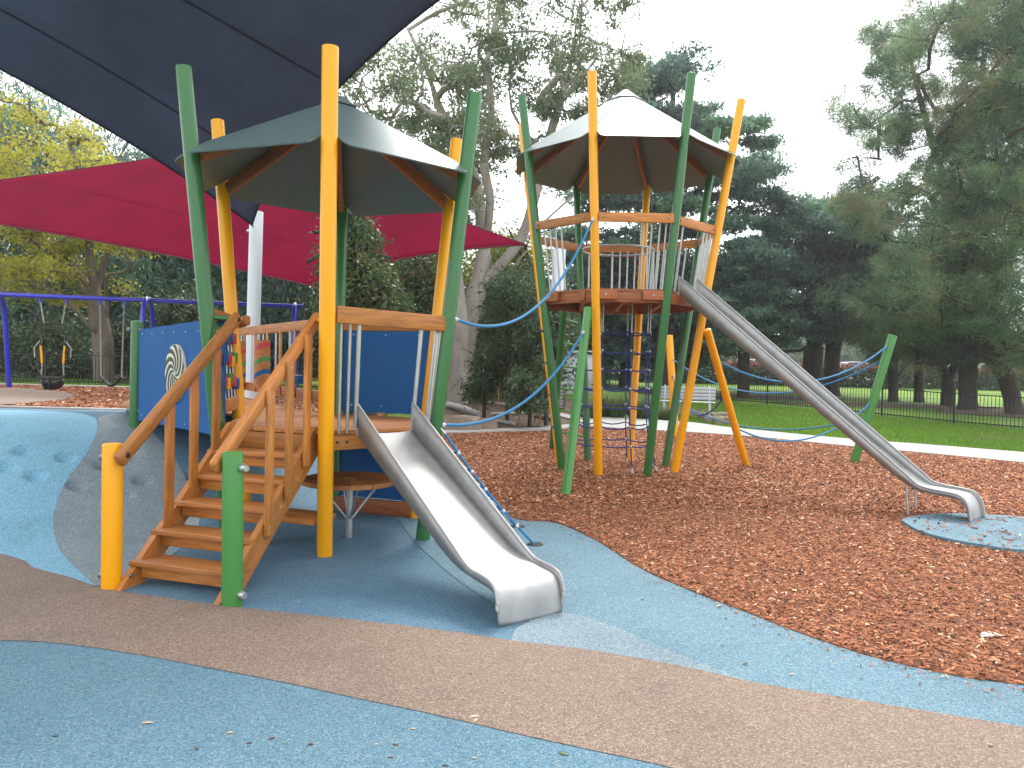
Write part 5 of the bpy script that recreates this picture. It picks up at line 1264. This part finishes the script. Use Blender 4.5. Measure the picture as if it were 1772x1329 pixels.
def chips(name, x, y, size, off, mat='chips', amp=.012):
    N = len(x); z = np.array([h0(a, b) for a, b in zip(x, y)]) + off + rng.uniform(0, amp, N)
    an = rng.uniform(0, 6.283, N); L = size * rng.uniform(.5, 1.6, N); Wd = L * rng.uniform(.16, .42, N); T = Wd * rng.uniform(.25, .6, N); ti = rng.normal(size=N) * .28; ro = rng.normal(size=N) * .5
    ax_ = np.stack([np.cos(an) * np.cos(ti), np.sin(an) * np.cos(ti), np.sin(ti)], 1); sx = np.stack([-np.sin(an) * np.cos(ro), np.cos(an) * np.cos(ro), np.sin(ro)], 1); up = np.cross(ax_, sx)
    c = np.stack([x, y, z], 1)
    loc = [(-.5, -.5, 0), (-.42, .45, 0), (.5, .38, 0), (.44, -.5, 0), (-.38, 0, 1), (.36, .05, 1)]
    v = np.stack([c + ax_ * (L * a)[:, None] + sx * (Wd * b)[:, None] + up * (T * d)[:, None] for a, b, d in loc], 1).reshape(-1, 3)
    F = np.array([(0, 3, 5), (0, 5, 4), (2, 1, 4), (2, 4, 5)]); f = (np.arange(N)[:, None, None] * 6 + F[None]).reshape(-1)
    me = bpy.data.meshes.new(name); me.vertices.add(N * 6); me.vertices.foreach_set('co', v.astype(np.float32).ravel()); nf = N * 4
    me.loops.add(nf * 3); me.loops.foreach_set('vertex_index', f.astype(np.int32)); me.polygons.add(nf); me.polygons.foreach_set('loop_start', np.arange(0, nf * 3, 3, dtype=np.int32)); me.update(calc_edges=True)
    rn = np.clip(rng.normal(.5, .27, N), 0, .97); rn[rng.uniform(0, 1, N) > .99] = 1
    at_ = me.attributes.new('rnd', 'FLOAT', 'FACE'); at_.data.foreach_set('value', np.repeat(rn, 4).astype(np.float32)); me.materials.append(M[mat])
    o = bpy.data.objects.new(name, me); link(o, None, Matrix.Identity(4)); o['kind'] = 'stuff'; return o
barkpoly = be + [(14, 3.2), (14, 11.0)] + pn[::-1] + kn[::-1] + [(-1.9, 16.5), (-1.3, 12.2), (-.9, 9.6)]
padpoly = [(p.x, p.y) for p in pw]
x, y = scatter_in(barkpoly, 560000)
inp = in_poly_np(x, y, padpoly)
vis = (np.abs(x) / np.maximum(y, .1) < .78)
keep = rng.uniform(0, 1, len(x)) < np.clip((8.5 / np.maximum(y, 3)) ** 1.5, .12, 1)
k_ = keep & ~inp & vis; x, y = x[k_], y[k_]
nr = y < 8.5
chips('bark_chips', x[nr], y[nr], .029, .012); chips('bark_chips', x[~nr], y[~nr], .046, .012)
x, y = scatter_in([(-15, 12.4), (-2.8, 12.4), (-3.0, 20.4), (-16, 21)], 14000); inp = in_poly_np(x, y, bp_); chips('bark_chips', x[~inp], y[~inp], .07, .01)
# chips kicked over the rubber edge and the landing pad
xs_, ys_ = [], []
for i in range(len(be) - 1):
    for _ in range(7):
        t = random.random(); d = abs(random.gauss(0, .12)); xs_.append(be[i][0] + (be[i + 1][0] - be[i][0]) * t - d * .35); ys_.append(be[i][1] + (be[i + 1][1] - be[i][1]) * t - d)
chips('scattered_chips', np.array(xs_), np.array(ys_), .02, .011, amp=.002)
x, y = scatter_in(padpoly, 2600); chips('scattered_chips', x[:260], y[:260], .04, .05, amp=.003)
# grass blades on the right lawn and along the left fence
def blades(name, poly, n, s):
    x, y = scatter_in(poly, n); z = np.array([h0(a, b) for a, b in zip(x, y)]) - .06; N = len(x)
    o = leaf_mesh(name, np.stack([x, y, z], 1), s, .22, rng.normal(.5, .2, N), 'grass', None, 0, True, (np.tile([0, 0, 1.0], (N, 1)), .72)); o['kind'] = 'stuff'
blades('grass_blades', pf[8:] + [(18.5, 20), (8.5, 33), (4.5, 26)], 90000, .10)
blades('grass_blades', [(-18, 21.6), (-3, 21), (-3.6, 23.4), (-4, 26.5), (-19, 26)], 30000, .10)
# single leaves and chips lying on the rubber
M['leaf_green'] = paint('fallen_green_leaf', (.12, .17, .04), .6, .2, 30); M['leaf_pale'] = paint('fallen_pale_leaf', (.5, .4, .27), .7, .2, 30); M['leaf_brown'] = paint('fallen_brown_leaf', (.11, .05, .025), .7, .2, 30); M['paper'] = paint('white_scrap', (.75, .74, .7), .7, .05, 30)
def fallen(px, py, L, asp, mat, label, cat, ang):
    p = hit(px, py); n = 5; vs_ = []
    for i in range(n + 1):
        t = i / n; w = L * asp * .5 * math.sin(math.pi * min(.97, max(.03, t))) ** .8; zc = .003 + .05 * L * math.sin(t * 3.1)
        vs_ += [(L * (t - .5), w, zc + w * .12), (L * (t - .5), 0, zc), (L * (t - .5), -w, zc + w * .12)]
    fs = [(3 * i + j, 3 * i + j + 1, 3 * i + j + 4, 3 * i + j + 3) for i in range(n) for j in range(2)]
    o = bpy.data.objects.new(cat.replace(' ', '_'), mesh_of('leaf', vs_, fs, mat)); link(o, None, Matrix.Translation(p + Vector((0, 0, .008))) @ Matrix.Rotation(ang, 4, 'Z')); md = o.modifiers.new('thickness', 'SOLIDIFY'); md.thickness = .0015
    return tag(o, label, cat, 'litter on the rubber')
fallen(975, 1309, .045, .35, 'leaf_green', 'fallen green leaf on the blue rubber at bottom centre', 'fallen leaf', -.5)
fallen(820, 1244, .05, .4, 'leaf_pale', 'larger pale chip on the edge of brown band at bottom centre', 'wood chip', .3); fallen(823, 1250, .035, .45, 'leaf_pale', 'small pale chip touching the larger pale chip', 'wood chip', 1.2)
fallen(255, 1255, .05, .35, 'leaf_pale', 'pale chip on the blue rubber at lower left', 'wood chip', .2); fallen(1714, 1296, .03, .6, 'leaf_brown', 'brown leaf on the brown band at lower right corner', 'fallen leaf', .4); fallen(1716, 1103, .16, .55, 'paper', 'white crumpled scrap lying in the bark at right', 'scrap', .2)
stray = ((96, 1278), (398, 1272), (431, 1290), (470, 1282), (538, 1292), (652, 1292), (676, 1315), (684, 1293), (340, 1300), (815, 1170), (1040, 1188), (1450, 1210), (1155, 1145), (1290, 1152), (1370, 1170), (1490, 1178), (1640, 1160), (1610, 1165), (82, 1093), (625, 1095), (517, 1044), (820, 1316), (770, 1329), (715, 1265), (1112, 1040), (1250, 1120))
def zone_of(q):
    p = hit(*q)
    if in_poly(p.x, p.y, bt + bb[::-1]): return 'brown band'
    if in_poly(p.x, p.y, bb + [(9, -1), (-13, -1)]): return 'blue foreground rubber'
    return 'blue rubber beyond the brown band'
ordw = 'first second third fourth fifth sixth seventh eighth ninth tenth eleventh twelfth thirteenth fourteenth fifteenth sixteenth seventeenth eighteenth nineteenth twentieth'.split()
seen_z = {}
for i, (x_, y_) in enumerate(sorted(stray)):
    zn = zone_of((x_, y_)); seen_z[zn] = seen_z.get(zn, 0) + 1
    fallen(x_, y_, random.uniform(.02, .035), .4, 'leaf_pale' if i % 3 == 0 else 'leaf_brown', 'tiny %s stray chip on the %s, %s from the left' % ('pale' if i % 3 == 0 else 'dark', zn, ordw[seen_z[zn] - 1]), 'wood chip', random.gauss(0, .45))

# ================================================================== thin haze volume, added to lighten the far trees like lens glare
hv_ = [(x, y, z) for x in (-305, 305) for y in (-65, 455) for z in (-2, 30)]
hz = wobj('haze', hv_, [(0, 1, 3, 2), (4, 6, 7, 5), (0, 4, 5, 1), (2, 3, 7, 6), (0, 2, 6, 4), (1, 5, 7, 3)], None, None, False)
hm_ = bpy.data.materials.new('glare_haze'); hm_.use_nodes = True; hn = hm_.node_tree.nodes; hn.clear()
ho = hn.new('ShaderNodeOutputMaterial'); pv = hn.new('ShaderNodeVolumePrincipled'); pv.inputs['Color'].default_value = (.95, .97, 1, 1); pv.inputs['Density'].default_value = .0009; pv.inputs['Anisotropy'].default_value = .5
hm_.node_tree.links.new(pv.outputs[0], ho.inputs['Volume']); hz.data.materials.append(hm_); hz['kind'] = 'stuff'
